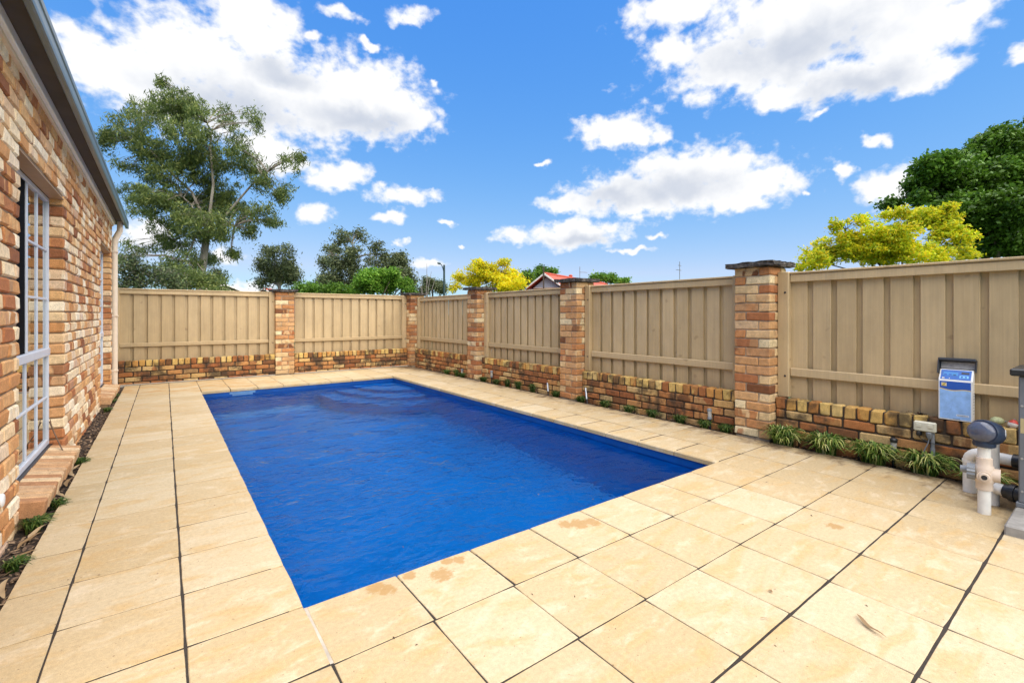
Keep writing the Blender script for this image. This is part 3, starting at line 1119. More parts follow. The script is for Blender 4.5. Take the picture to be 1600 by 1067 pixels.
    F = [[i, (i + 1) % n_, n_ + (i + 1) % n_, n_ + i] for i in range(n_)] + [list(range(n_))[::-1], [n_ + i for i in range(n_)]]
    s = MB(); s.geo(V, F)
    part('gutter', s, 'gutter')
    s = MB(); s.box(-0.5395, -0.496, ye1 + 0.0005, ye1 + 0.006, 2.714, 2.836, 0.002)
    part('gutter_end', s, 'gutter')
    # roof sheet rising from the gutter, with folded ribs
    s = MB()
    pr = []
    sl = math.tan(R(22))
    V = [(-0.53, ye0, 2.835), (-0.53, ye1, 2.835), (-3.3, ye1 - 2.77, 2.835 + 2.77 * sl), (-3.3, ye0, 2.835 + 2.77 * sl), (-6.1, ye1, 2.835), (-6.1, ye0, 2.835),
         (-0.53, ye0, 2.78), (-0.53, ye1, 2.78), (-6.1, ye1, 2.78), (-6.1, ye0, 2.78)]
    F = [[0, 1, 2, 3], [3, 2, 4, 5], [1, 4, 2], [0, 6, 7, 1], [1, 7, 8, 4], [4, 8, 9, 5], [6, 9, 8, 7], [0, 3, 5, 9, 6]]
    s.geo(V, F)
    part('roof', s, 'roof_dark')
    # downpipe at the far corner
    s = MB()
    s.tube([(-0.590, 10.045, 2.768), (-0.590, 10.045, 2.62), (-0.655, 10.04, 2.46), (-0.662, 10.04, 2.38), (-0.662, 10.04, 0.02)], [0.04, 0.042, 0.046, 0.047, 0.047], 10)
    dp = part('downpipe', s, 'cream_paint', smooth=True)
    for z in (2.25, 1.2, 0.3):
        s = MB(); s.box(-0.712, -0.612, 9.99, 10.092, z, z + 0.025, 0.003)
        part('bracket', s, 'cream_paint', dp)
    # round white vent cap low on the wall
    p = None
    s = MB()
    r_ = ray(0, 782); tt = WX / r_.x
    s.lathe([(0.034, -0.004), (0.036, 0.008), (0.030, 0.014), (0.012, 0.016)], 20, Matrix.Translation((WX, r_.y * tt, CAM_H + r_.z * tt)) @ Matrix.Rotation(R(90), 4, 'Y'))
    part('vent_cap', s, 'white_plastic', smooth=True)
build_house()

# ------------------------------------------------------------------ brick pillars, low walls, timber fence panels
PW = 0.355
PC = 0.09
def pillar(loc, rz, courses, label):
    """local frame: x to the right as seen from the pool, y away; front left corner at the origin"""
    p = empty('brick_pillar', loc, rz)
    tag(p, label, 'pillar', 'brick pillars of the boundary wall')
    MB().box(0.012, PW - 0.012, 0.012, PW - 0.012, -0.083, courses * PC - 0.004).build('mortar_core', 'mortar_pillar', p)
    a, bq = 0.235, 0.11
    for k in range(courses):
        zc = (k + 0.5) * PC
        if k % 2 == 0:
            rects = [(0, a, 0, bq), (a + .01, PW, 0, a), (PW - a, PW, a + .01, PW), (0, bq, bq + .01, PW)]
        else:
            rects = [(PW - a, PW, 0, bq), (0, bq, 0, a), (0, a, a + .01, PW), (a + .01, PW, bq + .01, PW)]
        for (x0, x1, y0, y1) in rects:
            me = brick_mesh(round(x1 - x0, 3), round(y1 - y0, 3), PC - 0.011, 'brick_pillar', 4, 0.007, 0.0028)
            obj('brick', me, None, p, ((x0 + x1) / 2 + rng.uniform(-.002, .002), (y0 + y1) / 2 + rng.uniform(-.002, .002), zc),
                (rng.uniform(-.006, .006), rng.uniform(-.006, .006), rng.uniform(-.008, .008)))
    # mouldy slab cap with a worn rim
    bm = bmesh.new()
    bmesh.ops.create_cube(bm, size=1.0)
    bmesh.ops.scale(bm, vec=(PW + 0.125, PW + 0.125, 0.048), verts=bm.verts)
    bmesh.ops.subdivide_edges(bm, edges=bm.edges[:], cuts=7, use_grid_fill=True)
    rr = random.Random(hash(label) % 1000 if False else len(label) * 7 + int(loc[1] * 10))
    for v in bm.verts:
        j = 0.006
        v.co.x += rr.uniform(-j, j); v.co.y += rr.uniform(-j, j)
        v.co.z += rr.uniform(-0.005, 0.006)
    me = bpy.data.meshes.new('cap')
    bm.to_mesh(me); bm.free()
    obj('cap', me, 'cap', p, (PW / 2, PW / 2, courses * PC + 0.024))
    return p

def low_wall(loc, rz, length, label):
    """front face at local y=0, from x=0 to length"""
    w = empty('low_brick_wall', loc, rz)
    tag(w, label, 'wall', 'low brick walls under the fence')
    MB().box(0.0, length, 0.016, 0.112, -0.083, 0.405).build('mortar_core', 'mortar_low', w)
    h = 0.088
    for k in range(-1, 4):
        z0 = k * h - 0.045
        if k == -1:
            continue
        x = -0.12 if k % 2 else 0.0
        x -= 0.03
        while x < length - 0.03:
            xa, xb = max(x, 0.002), min(x + 0.24, length - 0.002)
            if xb - xa > 0.04:
                full = xb - xa > 0.235
                me = brick_mesh(0.226 if full else round(xb - xa - 0.013, 3), 0.10, 0.074, 'brick_low', 5, 0.008, 0.003)
                obj('brick', me, None, w, ((xa + xb) / 2, 0.05 + rng.uniform(-.003, .003), z0 + h / 2), (rng.uniform(-.008, .008), rng.uniform(-.006, .006), rng.uniform(-.008, .008)))
            x += 0.24
    n = max(1, round(length / 0.096))
    pw = length / n
    for i in range(n):
        me = brick_mesh(round(pw - 0.014, 3), 0.112, 0.109, 'brick_rowlock', 5, 0.009, 0.0035)
        obj('brick', me, None, w, ((i + 0.5) * pw, 0.055 + rng.uniform(-.004, .004), 0.364 + rng.uniform(-.003, .003)), (rng.uniform(-.012, .012), rng.uniform(-.02, .02), rng.uniform(-.012, .012)))
    # pale footing course at the ground
    if rz == 0:
        MB().box(0.0, length, -0.030, 0.0, -0.083, 0.006, 0.004).build('footing', 'grout', w)
    return w

_board_cache = {}
def board_mesh(w, h):
    k = rng.randrange(4)
    key = (round(w, 3), round(h, 3), k)
    if key not in _board_cache:
        V, F = chamfer_geo(w, 0.016, h, 0.0025, 0.0012, rng)
        me = new_mesh('paling', V, F)
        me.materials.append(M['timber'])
        _board_cache[key] = me
    return _board_cache[key]

def fence(loc, rz, length, label, top=1.65, rz0=0.63, rz1=0.71, first=0.092, pitch=0.198, posts=(True, True), lpost=0.001):
    """front face of the palings at local y=0"""
    f = empty('timber_fence_panel', loc, rz)
    tag(f, label, 'fence', 'tan timber fence panels')
    zb = 0.402
    zt = top - 0.03
    def beam(name, x0, x1, y0, y1, z0, z1, c=0.005):
        V, F = chamfer_geo(x1 - x0, y1 - y0, z1 - z0, c, 0.0012, rng)
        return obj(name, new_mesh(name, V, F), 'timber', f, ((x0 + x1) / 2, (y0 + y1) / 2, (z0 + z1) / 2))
    h = zt - zb
    x = first
    w = 0.151
    while x < length - 0.02:
        ww = min(w, length - 0.005 - x)
        if ww > 0.03:
            obj('paling', board_mesh(ww, h), None, f, (x + ww / 2, 0.008 + rng.uniform(-.002, .002), zb + h / 2 + rng.uniform(-.004, .004)), (0, rng.uniform(-.002, .002), rng.uniform(-.02, .02)))
        xb = x + w - 0.035
        wb = min(0.12, length - 0.005 - xb)
        if wb > 0.03:
            obj('paling', board_mesh(wb, h), None, f, (xb + wb / 2, 0.040 + rng.uniform(-.001, .001), zb + h / 2), (0, rng.uniform(-.002, .002), 0))
        x += pitch
    px = lpost + 0.104 if posts[0] else 0.0
    pe = length - 0.105 if posts[1] else length
    beam('rail', px + 0.001, pe - 0.001, -0.040, -0.002, rz0, rz1)
    beam('rail', px + 0.001, pe - 0.001, -0.040, -0.002, top - 0.098, top - 0.024)
    beam('capping', px + 0.001, pe - 0.001, -0.052, 0.045, top - 0.022, top, 0.004)
    for on, x0 in zip(posts, (lpost, length - 0.105)):
        if on:
            po = beam('post', x0, x0 + 0.104, -0.068, -0.003, 0.421, top + 0.004, 0.006)
            for z in (rz0 + 0.0, top - 0.20):
                m = MB(); m.lathe([(0.010, -0.002), (0.010, 0.004), (0.006, 0.006)], 10, Matrix.Rotation(R(90), 4, 'X'))
                bo = m.build('bolt', 'steel_dark', po, (0.018, -0.0325, z - (0.421 + top + 0.004) / 2))
    return f

PX = 4.743            # front of the right-hand pillars
WXR = 4.85            # front of the right-hand low walls
FXR = 4.968           # palings of the right-hand fence
RZ = R(-90)
def build_boundary():
    pillar((PX, 2.49, 0), RZ, 19, 'tallest-looking brick pillar nearest the chlorinator box')
    pillar((PX, 5.155, 0), RZ, 19, 'brick pillar in front of the red tiled roof')
    pillar((PX, 7.815, 0), RZ, 19, 'brick pillar beside the small distant yellow tree')
    pillar((PX, 10.775, 0), RZ, 19, 'mouldy brick pillar in the far corner of the fence')
    pillar((1.83, 10.56, 0), 0, 19, 'brick pillar in the middle of the far fence')
    segs = [(10.42, 7.815, 'the far corner pillar', 'next pillar by the yellow tree'), (7.46, 5.155, '', ''), (4.80, 2.49, '', ''), (2.135, -0.175, '', '')]
    wl = ['low brick wall from the far corner to the second pillar on the right',
          'low brick wall left of the pillar under the red roof',
          'low brick wall between the red roof pillar and the nearest pillar',
          'low brick wall carrying the chlorinator box, behind the strappy tufts']
    fl = ['narrow-looking timber fence panel next to the far corner, on the right side',
          'timber fence panel below the yellow distant tree, left of red roof pillar',
          'timber fence panel between the red roof pillar and the nearest pillar',
          'largest timber fence panel, behind the blue chlorinator box']
    for i, (ya, yb, *_r) in enumerate(segs):
        low_wall((WXR, ya, 0), RZ, ya - yb, wl[i])
        fence((FXR, ya, 0), RZ, ya - yb, fl[i])
    low_wall((-0.655, 10.60, 0), 0, 1.83 + 0.655, 'low brick wall at the far end, next to the house')
    fence((-0.675, 10.725, 0), 0, 1.83 + 0.675, 'far timber fence panel touching the house downpipe', top=1.70, rz0=0.655, rz1=0.725, first=0.030, pitch=0.2005, posts=(True, True), lpost=-0.066)
    low_wall((2.185, 10.60, 0), 0, PX - 2.185, 'low brick wall at the far end, right of the middle pillar')
    fence((2.185, 10.725, 0), 0, PX - 2.185, 'far timber fence panel between middle pillar and corner pillar', top=1.70, rz0=0.655, rz1=0.725, first=0.04, pitch=0.2005, posts=(False, True))
build_boundary()

# ------------------------------------------------------------------ garden strips
def strip(name, x0, x1, y0, y1, z, step, seed, amp=0.012):
    rr = random.Random(seed)
    nx = max(2, int((x1 - x0) / step)); ny = max(2, int((y1 - y0) / step))
    V = [(x0 + (x1 - x0) * i / nx, y0 + (y1 - y0) * j / ny, z + rr.uniform(-amp, amp)) for j in range(ny + 1) for i in range(nx + 1)]
    F = [[j * (nx + 1) + i, j * (nx + 1) + i + 1, (j + 1) * (nx + 1) + i + 1, (j + 1) * (nx + 1) + i] for j in range(ny) for i in range(nx)]
    o = obj(name, new_mesh(name, V, F, True), 'mulch')
    tag(o, kind='structure')
    return o

def chips(name, label, x0, x1, y0, y1, z, n, seed, cols, smin, smax, cat, lift=0.02):
    rr = random.Random(seed)
    V = []; F = []
    for _ in range(n):
        x, y = rr.uniform(x0, x1), rr.uniform(y0, y1)
        L_ = rr.uniform(smin, smax); w = L_ * rr.uniform(0.18, 0.4)
        mt = Matrix.Translation((x, y, z + rr.uniform(0, lift))) @ Matrix.Rotation(rr.uniform(0, 6.28), 4, 'Z') @ Matrix.Rotation(rr.uniform(-.5, .5), 4, 'X') @ Matrix.Rotation(rr.uniform(-.4, .4), 4, 'Y')
        b = rr.uniform(-.2, .2) * L_
        pts = [(-L_ / 2, 0, 0), (-L_ * .15, -w / 2, b * .6), (L_ * .2, -w / 2.4, b * .5), (L_ / 2, b * .3, 0), (L_ * .15, w / 2, b * .6 + .003), (-L_ * .2, w / 2.2, b * .5 + .002)]
        o = len(V)
        V += [tuple(mt @ Vector(p)) for p in pts]
        F += [[o, o + 1, o + 5], [o + 1, o + 2, o + 4, o + 5], [o + 2, o + 3, o + 4]]
    t = leaf_material(name + '_tone', cols, 0.1, 0.8)
    ob = obj(name, new_mesh(name, V, F), t)
    tag(ob, label, cat, kind='stuff')
    return ob

strip('mulch_bed', WX - 0.02, -0.547, 1.8, 10.62, -0.035, 0.03, 3)
strip('soil_strip', 4.688, 4.86, -0.8, 10.65, -0.035, 0.03, 5)
strip('footing_strip', -0.655, 4.75, 10.455, 10.615, -0.03, 0.04, 6, 0.006)
BROWN = [(0, (0.05, 0.03, 0.02)), (0.4, (0.11, 0.07, 0.042)), (0.75, (0.20, 0.13, 0.08)), (1, (0.36, 0.25, 0.15))]
chips('bark_chips', 'dark bark mulch along the foot of the house', -0.675, -0.555, 2.0, 10.4, -0.03, 2600, 8, BROWN, 0.012, 0.045, 'mulch')
chips('leaf_litter', 'bits of dead leaf along the right garden strip', 4.66, 4.85, -0.5, 10.4, -0.025, 900, 9, BROWN, 0.015, 0.05, 'litter')
chips('wall_top_litter', 'dead leaf bits on the low wall beside the floats', 4.87, 4.955, 0.30, 1.25, 0.418, 70, 10, BROWN, 0.02, 0.07, 'litter', 0.012)
chips('paving_specks', 'tiny specks of leaf debris scattered on the paving', -0.4, 4.6, 0.1, 4.0, 0.0015, 75, 12, BROWN, 0.006, 0.016, 'litter', 0.001)

M['tuft_var'] = leaf_material('variegated_blades', [(0, (0.03, 0.075, 0.010)), (0.45, (0.08, 0.16, 0.02)), (0.66, (0.22, 0.29, 0.05)), (0.86, (0.52, 0.52, 0.16)), (1, (0.72, 0.66, 0.32))], 0.25)
M['tuft_green'] = leaf_material('green_blades', [(0, (0.022, 0.055, 0.010)), (0.6, (0.06, 0.12, 0.018)), (0.9, (0.16, 0.20, 0.04)), (1, (0.42, 0.36, 0.15))], 0.25)

def tuft(loc, rad, height, n, mat, label, seed, group, lean=(0, 0), sw=1.0):
    rr = random.Random(seed)
    V = []; F = []
    for _ in range(n):
        a = rr.uniform(0, 2 * math.pi)
        L_ = rad * rr.uniform(0.5, 1.12)
        hh = height * rr.uniform(0.55, 1.05)
        w = rr.uniform(0.0035, 0.0065) * sw
        bx, by = rr.uniform(-.25, .25) * rad, rr.uniform(-.25, .25) * rad
        dx, dy = math.cos(a), math.sin(a)
        if lean[0] or lean[1]:
            dx = dx * 0.75 + lean[0]; dy = dy * 0.85 + lean[1]
        px_, py_ = -math.sin(a), math.cos(a)
        k = 5
        o = len(V)
        for i in range(k + 1):
            s = i / k
            r_ = L_ * s ** 1.15
            z = hh * (2.1 * s - 1.55 * s * s) + (-0.02 if i == 0 else 0)
            z = max(z, 0.004) if i else z
            ww = w * (1 - s ** 2.2) + 0.0004
            V += [(bx + dx * r_ - px_ * ww, by + dy * r_ - py_ * ww, z), (bx + dx * r_ + px_ * ww, by + dy * r_ + py_ * ww, z + 0.001)]
        F += [[o + 2 * i, o + 2 * i + 1, o + 2 * i + 3, o + 2 * i + 2] for i in range(k)]
    o = obj('grass_tuft', new_mesh('grass_tuft', V, F), mat, None, loc)
    tag(o, label, 'grass tuft', group)
    return o

def build_tufts():
    G = 'strappy tufts along the right fence'
    big = [(2.02, 'variegated strappy tuft at the foot of the nearest pillar'), (1.66, 'second variegated tuft right of the nearest pillar'),
           (1.31, 'variegated tuft just left of the glass stake light'), (0.98, 'variegated tuft under the outdoor power outlet'),
           (0.66, 'strappy tuft partly behind the upright white pipes')]
    for i, (y, lb) in enumerate(big):
        tuft((4.765, y, -0.03), 0.235 if i < 4 else 0.19, 0.27 if i < 4 else 0.19, 300, 'tuft_var', lb, 40 + i, G, (-0.25, 0), 1.25)
    small = [(698, 583, 'tiny tuft nearest the far corner pillar'), (713, 586, 'small round tuft left of the yellow-tree pillar, second from corner'),
             (722, 588, 'low tuft beside the stake light near the yellow-tree pillar'), (755, 594, 'dark small tuft at the right foot of the yellow-tree pillar'),
             (775, 598, 'little tuft just right of the dark-capped stake light'), (793, 601, 'upright small tuft in the middle of the second right wall'),
             (810, 606, 'low dark tuft between two upright tufts'), (832, 610, 'upright tuft left of the leaning silver tube light'),
             (868, 619, 'tuft tucked against the left of the red roof pillar'), (908, 627, 'dark tuft behind the silver tube at the red roof pillar'),
             (945, 633, 'small flat tuft at the start of the third right wall'), (982, 642, 'spreading tuft, second along the third right wall'),
             (1019, 650, 'low yellowish tuft in the middle of third right wall'), (1062, 658, 'wide tuft left of the tilted stake light'),
             (1100, 668, 'tuft at the foot of the tilted stake light'), (1133, 674, 'dark tuft at the left foot of the nearest pillar')]
    for i, (u, v, lb) in enumerate(small):
        r_ = ray(u, 492)
        y = r_.y * 4.775 / r_.x
        tall = 'upright' in lb or 'round' in lb
        tuft((4.775, y, -0.03), 0.10 if tall else 0.13, 0.20 if tall else 0.14, 150, 'tuft_green', lb, 80 + i, G, (-0.15, 0), 0.9)
    GL = 'green tufts in the mulch by the house'
    left = [(3.30, 0.085, 'green tuft in the mulch at the left picture edge'), (3.86, 0.115, 'large grassy tuft with straw blades beside the window sill'),
            (4.20, 0.085, 'small green tuft at the front of the window sill'), (5.28, 0.085, 'green tuft at the far end of the near window sill'),
            (7.95, 0.09, 'low tuft before the far window sill'), (8.75, 0.08, 'tuft in front of the far window sill'), (9.25, 0.08, 'last tuft by the house, near the downpipe')]
    for i, (y, r_, lb) in enumerate(left):
        big_ = 'large' in lb
        x = -0.60 if y < 4 or y > 5.4 else -0.565
        tuft((-0.612 if big_ else x, y, -0.03), r_, 0.085 if not big_ else 0.10, 150 if big_ else 110, 'tuft_green', lb, 120 + i, GL, (0.1, 0), 0.8)
build_tufts()

M['dry_leaf'] = leaf_material('dry_gum_leaf', [(0, (0.30, 0.19, 0.09)), (0.5, (0.40, 0.28, 0.15)), (1, (0.50, 0.38, 0.23))], 0.1, 0.7)
M['dry_leaf2'] = leaf_material('brown_gum_leaf', [(0, (0.17, 0.10, 0.045)), (0.5, (0.24, 0.15, 0.07)), (1, (0.30, 0.20, 0.10))], 0.1, 0.7)
def dry_leaf(loc, length, width, rz, curl, label, mat='dry_leaf', tilt=0.0):
    V = []; F = []
    k = 8
    for i in range(k + 1):
        s = i / k
        w = width * math.sin(math.pi * min(1, s * 0.97 + 0.03)) ** 0.8 * (1.15 - 0.4 * s) / 2 + 0.0006
        x = (s - 0.5) * length
        y = curl * length * math.sin(s * math.pi)
        z = 0.004 + 0.05 * length * math.sin(s * 5.0 + 0.6) ** 2
        V += [(x, y - w, z + w * 0.35), (x, y, z), (x, y + w, z + w * 0.25)]
    for i in range(k):
        for q in (0, 1):
            F.append([3 * i + q, 3 * i + 3 + q, 3 * i + 4 + q, 3 * i + 1 + q])
    o = obj('dry_leaf', new_mesh('dry_leaf', V, F, True), mat, None, loc, (0, tilt, rz))
    tag(o, label, 'leaf', 'fallen gum leaves')
    return o
p = at(1340, 963, CAM_H * 727 / (963 - 492)); q = at(1384, 998, CAM_H * 727 / (998 - 492))
dry_leaf(((p.x + q.x) / 2, (p.y + q.y) / 2, 0.002), (q - p).length * 1.05, 0.017, math.atan2(q.y - p.y, q.x - p.x), -0.10, 'long curled brown gum leaf lying on the paving at right', 'dry_leaf2')
p = at(1195, 968, CAM_H * 727 / (968 - 492))
dry_leaf((p.x, p.y, 0.002), 0.035, 0.003, R(-45), 0.1, 'short thin leaf stalk on a slab left of the curled leaf', 'dry_leaf2')
p = at(1206, 925, CAM_H * 727 / (925 - 492))
dry_leaf((p.x, p.y, 0.002), 0.022, 0.014, R(30), 0.3, 'small dark crumpled leaf on the paving right of the pool corner', 'dry_leaf2')
for i, (y, x, L_, rz, lb) in enumerate([(3.62, -0.585, 0.16, 60, 'pale dry leaf on the mulch below the large tuft'), (3.72, -0.57, 0.18, 75, 'long tan leaf curving under the large grassy tuft'),
        (4.45, -0.575, 0.14, 110, 'dry leaf between sill and slabs near the small tuft'), (4.70, -0.56, 0.15, 85, 'dry leaf leaning on the middle of the sill front'),
        (4.95, -0.57, 0.14, 100, 'tan leaf in the mulch past the middle of the sill'), (5.1, -0.565, 0.15, 70, 'dry leaf just before the sill end tuft'),
        (3.42, -0.575, 0.10, 20, 'small yellow leaf on bare mulch near the picture edge'), (3.05, -0.57, 0.17, 95, 'brown leaf in the mulch nearest the viewer')]):
    dry_leaf((x, y, -0.008), L_, 0.028, R(rz), 0.12, lb, 'dry_leaf' if i % 3 else 'dry_leaf2', R(-6))
dry_leaf((WX + 0.0, 4.52, 0.100), 0.13, 0.012, R(25), 0.15, 'thin dry leaf lying on the brick window sill', 'dry_leaf2', R(9))

def build_twig():
    b = MB()
    b.tube([(WX + 0.045, 5.16, 0.095), (WX - 0.01, 5.30, 0.17), (WX - 0.055, 5.385, 0.26), (WX - 0.083, 5.41, 0.345)], [0.004, 0.0045, 0.005, 0.006], 6)
    b.tube([(WX - 0.07, 5.40, 0.30), (WX - 0.079, 5.415, 0.36)], [0.004, 0.0025], 5)
    tag(b.build('twig', plain('twig_bark', (0.14, 0.08, 0.045), 0.8), smooth=True), 'bent brown twig leaning on the near window sill', 'twig')
build_twig()

# ------------------------------------------------------------------ pool equipment by the fence
def build_chlorinator():
    W, H, HT, D0, D1 = 0.192, 0.305, 0.385, 0.085, 0.045
    e = empty('chlorinator', (4.853, 0.825, 0.421), RZ)
    tag(e, 'blue and white chlorinator control box with raised dark lid on the wall', 'control box')
    # local: x right (as seen from the pool), y away, z up; front at y = -0.0
    hw = W / 2
    prof = [(0.0, 0.0), (0.0, H), (0.058, HT), (0.085, HT), (0.085, 0.0)]
    V = [(-hw, y, z) for y, z in prof] + [(hw, y, z) for y, z in prof]
    n = len(prof)
    F = [list(range(n)), [n + i for i in range(n)][::-1]] + [[(i + 1) % n, i, n + i, n + (i + 1) % n] for i in range(n)]
    bm = bmesh.new()
    vs = [bm.verts.new(v) for v in V]
    for f in F: bm.faces.new([vs[i] for i in f])
    bmesh.ops.recalc_face_normals(bm, faces=bm.faces)
    bmesh.ops.bevel(bm, geom=bm.edges[:], offset=0.004, segments=2, affect='EDGES')
    me = bpy.data.meshes.new('case'); bm.to_mesh(me); bm.free()
    obj('case', me, 'white_plastic', e)
    # front print: darker top panel, pale body, wave line
    def sheet(name, pts, mat, y=-0.0008, parent=e):
        b = MB()
        m_ = len(pts)
        b.v = [(x, y, z) for x, z in pts] + [(x, y + 0.0006, z) for x, z in pts]
        b.f = [list(range(m_)), list(range(2 * m_ - 1, m_ - 1, -1))] + [[(i + 1) % m_, i, m_ + i, m_ + (i + 1) % m_] for i in range(m_)]
        return b.build(name, mat, parent)
    blue = plain('print_blue', (0.008, 0.085, 0.42), 0.35, var=0.06)
    pale = plain('print_pale_blue', (0.26, 0.46, 0.80), 0.35, var=0.18, scale=22)
    gold = plain('print_gold', (0.62, 0.42, 0.03), 0.4, var=0.1)
    cream = plain('print_cream', (0.72, 0.66, 0.45), 0.4, var=0.05)
    ink = plain('print_ink', (0.03, 0.05, 0.09), 0.5)
    faint = plain('print_line', (0.15, 0.28, 0.56), 0.5)
    x0, x1 = -hw + 0.008, hw - 0.008
    def wave(s): return 0.236 + 0.006 * math.sin(s * 6.6 + 2.2) - 0.006 * s
    m_ = 16
    top = [(x0, H - 0.008)] + [(x0 + (x1 - x0) * i / m_, wave(i / m_)) for i in range(m_ + 1)] + [(x1, H - 0.008)]
    body = [(x1, 0.010), (x1, wave(1) - 0.0005)] + [(x0 + (x1 - x0) * i / m_, wave(i / m_) - 0.0005) for i in range(m_ - 1, -1, -1)] + [(x0, 0.010)]
    sheet('brand_panel', top, blue)
    sheet('face_panel', body[::-1], pale)
    def ribbon(name, off, th, mat, yy):
        up = [(x0 + (x1 - x0) * i / m_, wave(i / m_) + off + th / 2) for i in range(m_ + 1)]
        dn = [(x0 + (x1 - x0) * i / m_, wave(i / m_) + off - th / 2) for i in range(m_, -1, -1)]
        sheet(name, dn[::-1] + up[::-1], mat, yy)
    ribbon('wave_line', 0.0035, 0.0022, gold, -0.0016)
    ribbon('wave_line', -0.001, 0.004, cream, -0.0017)
    # square gold emblem with a slanted bar
    ex, ez = x0 + 0.010, H - 0.046
    sheet('emblem', [(ex, ez), (ex + 0.030, ez), (ex + 0.030, ez + 0.026), (ex, ez + 0.026)], cream, -0.0016)
    sheet('emblem', [(ex + 0.002, ez + 0.002), (ex + 0.027, ez + 0.002), (ex + 0.028, ez + 0.007), (ex + 0.015, ez + 0.007), (ex + 0.028, ez + 0.019), (ex + 0.028, ez + 0.024),
                     (ex + 0.003, ez + 0.024), (ex + 0.002, ez + 0.019), (ex + 0.015, ez + 0.019), (ex + 0.002, ez + 0.007)], gold, -0.0024)
    sheet('emblem', [(ex + 0.005, ez + 0.004), (ex + 0.007, ez + 0.004), (ex + 0.026, ez + 0.022), (ex + 0.024, ez + 0.022)], ink, -0.0032)
    # thin curves on the pale face
    for pts in ([(-0.062, 0.028), (-0.035, 0.060), (-0.022, 0.090), (-0.012, 0.150)], [(-0.008, 0.130), (0.03, 0.108), (0.06, 0.090), (0.085, 0.088)]):
        q = pts + [(x + 0.0007, z - 0.0005) for x, z in reversed(pts)]
        sheet('print_line', q[::-1] if False else q, faint, -0.0016)
    sheet('name_plate', [(0.008, 0.036), (0.078, 0.036), (0.078, 0.050), (0.008, 0.050)], plain('plate_white', (0.66, 0.72, 0.80), 0.4), -0.0016)
    x = 0.013
    rr = random.Random(2)
    while x < 0.072:
        w = rr.uniform(0.002, 0.004)
        sheet('letter', [(x, 0.0405), (x + w, 0.0405), (x + w, 0.0455), (x, 0.0455)], ink, -0.0024)
        x += w + 0.0016
    sheet('letter', [(-0.012, 0.0125), (0.028, 0.0125), (0.028, 0.0155), (-0.012, 0.0155)], ink, -0.0018)
    # sloping control panel
    a = math.atan2(HT - H, 0.058)
    pe = obj('control_panel', None, None, e)
    b = MB(); ln = math.hypot(0.058, HT - H)
    b.box(-hw + 0.010, hw - 0.010, 0.008, ln - 0.006, 0.0, 0.0012)
    cp = b.build('control_panel', plain('panel_blue', (0.010, 0.11, 0.42), 0.35, var=0.08), e, (0, 0.0, H + 0.0006), (a, 0, 0))
    bpy.data.objects.remove(pe)
    def onp(name, xa, xb, ya, yb, mat, z=0.0014):
        b = MB(); b.box(xa, xb, ya, yb, z, z + 0.001); b.build(name, mat, cp)
    teal = plain('panel_teal', (0.03, 0.22, 0.52), 0.35)
    sky_ = plain('panel_sky', (0.16, 0.48, 0.78), 0.35)
    onp('gauge_field', -0.072, 0.012, 0.042, 0.072, teal)
    onp('gauge_field', 0.022, 0.072, 0.024, 0.046, sky_)
    onp('display', 0.030, 0.074, 0.060, 0.076, M['black_plastic'])
    onp('button', 0.030, 0.042, 0.028, 0.040, blue, 0.0026)
    onp('button', 0.052, 0.064, 0.028, 0.040, blue, 0.0026)
    onp('button', -0.066, -0.050, 0.046, 0.056, blue, 0.0026)
    onp('button', -0.040, -0.024, 0.046, 0.056, blue, 0.0026)
    onp('switch', -0.014, 0.002, 0.046, 0.052, ink, 0.0026)
    onp('lamp', -0.076, -0.062, 0.014, 0.022, cream, 0.0016)
    onp('lamp', -0.036, -0.031, 0.014, 0.019, cream, 0.0016)
    # vents on the right cheek
    for k in range(9):
        b = MB(); b.box(hw - 0.0005, hw + 0.0008, 0.025, 0.070, 0.06 + k * 0.022, 0.063 + k * 0.022)
        b.build('vent_slot', 'grey_plastic', e)
    # raised lid: a shallow tray tipped back
    l = MB()
    w2 = hw + 0.012
    l.box(-w2, w2, 0.0, 0.006, 0.0, 0.075, 0.002)
    l.box(-w2, w2, -0.058, 0.0, 0.060, 0.080, 0.004)
    l.box(-w2, -w2 + 0.006, -0.062, 0.0, -0.045, 0.0595, 0.001)
    l.box(w2 - 0.006, w2, -0.030, 0.0, -0.02, 0.0595, 0.001)
    lid = l.build('lid', plain('lid_grey', (0.035, 0.037, 0.042), 0.5), e, (0, 0.086, HT + 0.0), (R(-14), 0, 0))
    b = MB(); b.box(-w2 + 0.012, w2 - 0.012, -0.0030, -0.0004, 0.004, 0.056)
    b.build('lid_lining', plain('lid_lining', (0.36, 0.33, 0.30), 0.6, var=0.25, scale=40), lid)
build_chlorinator()

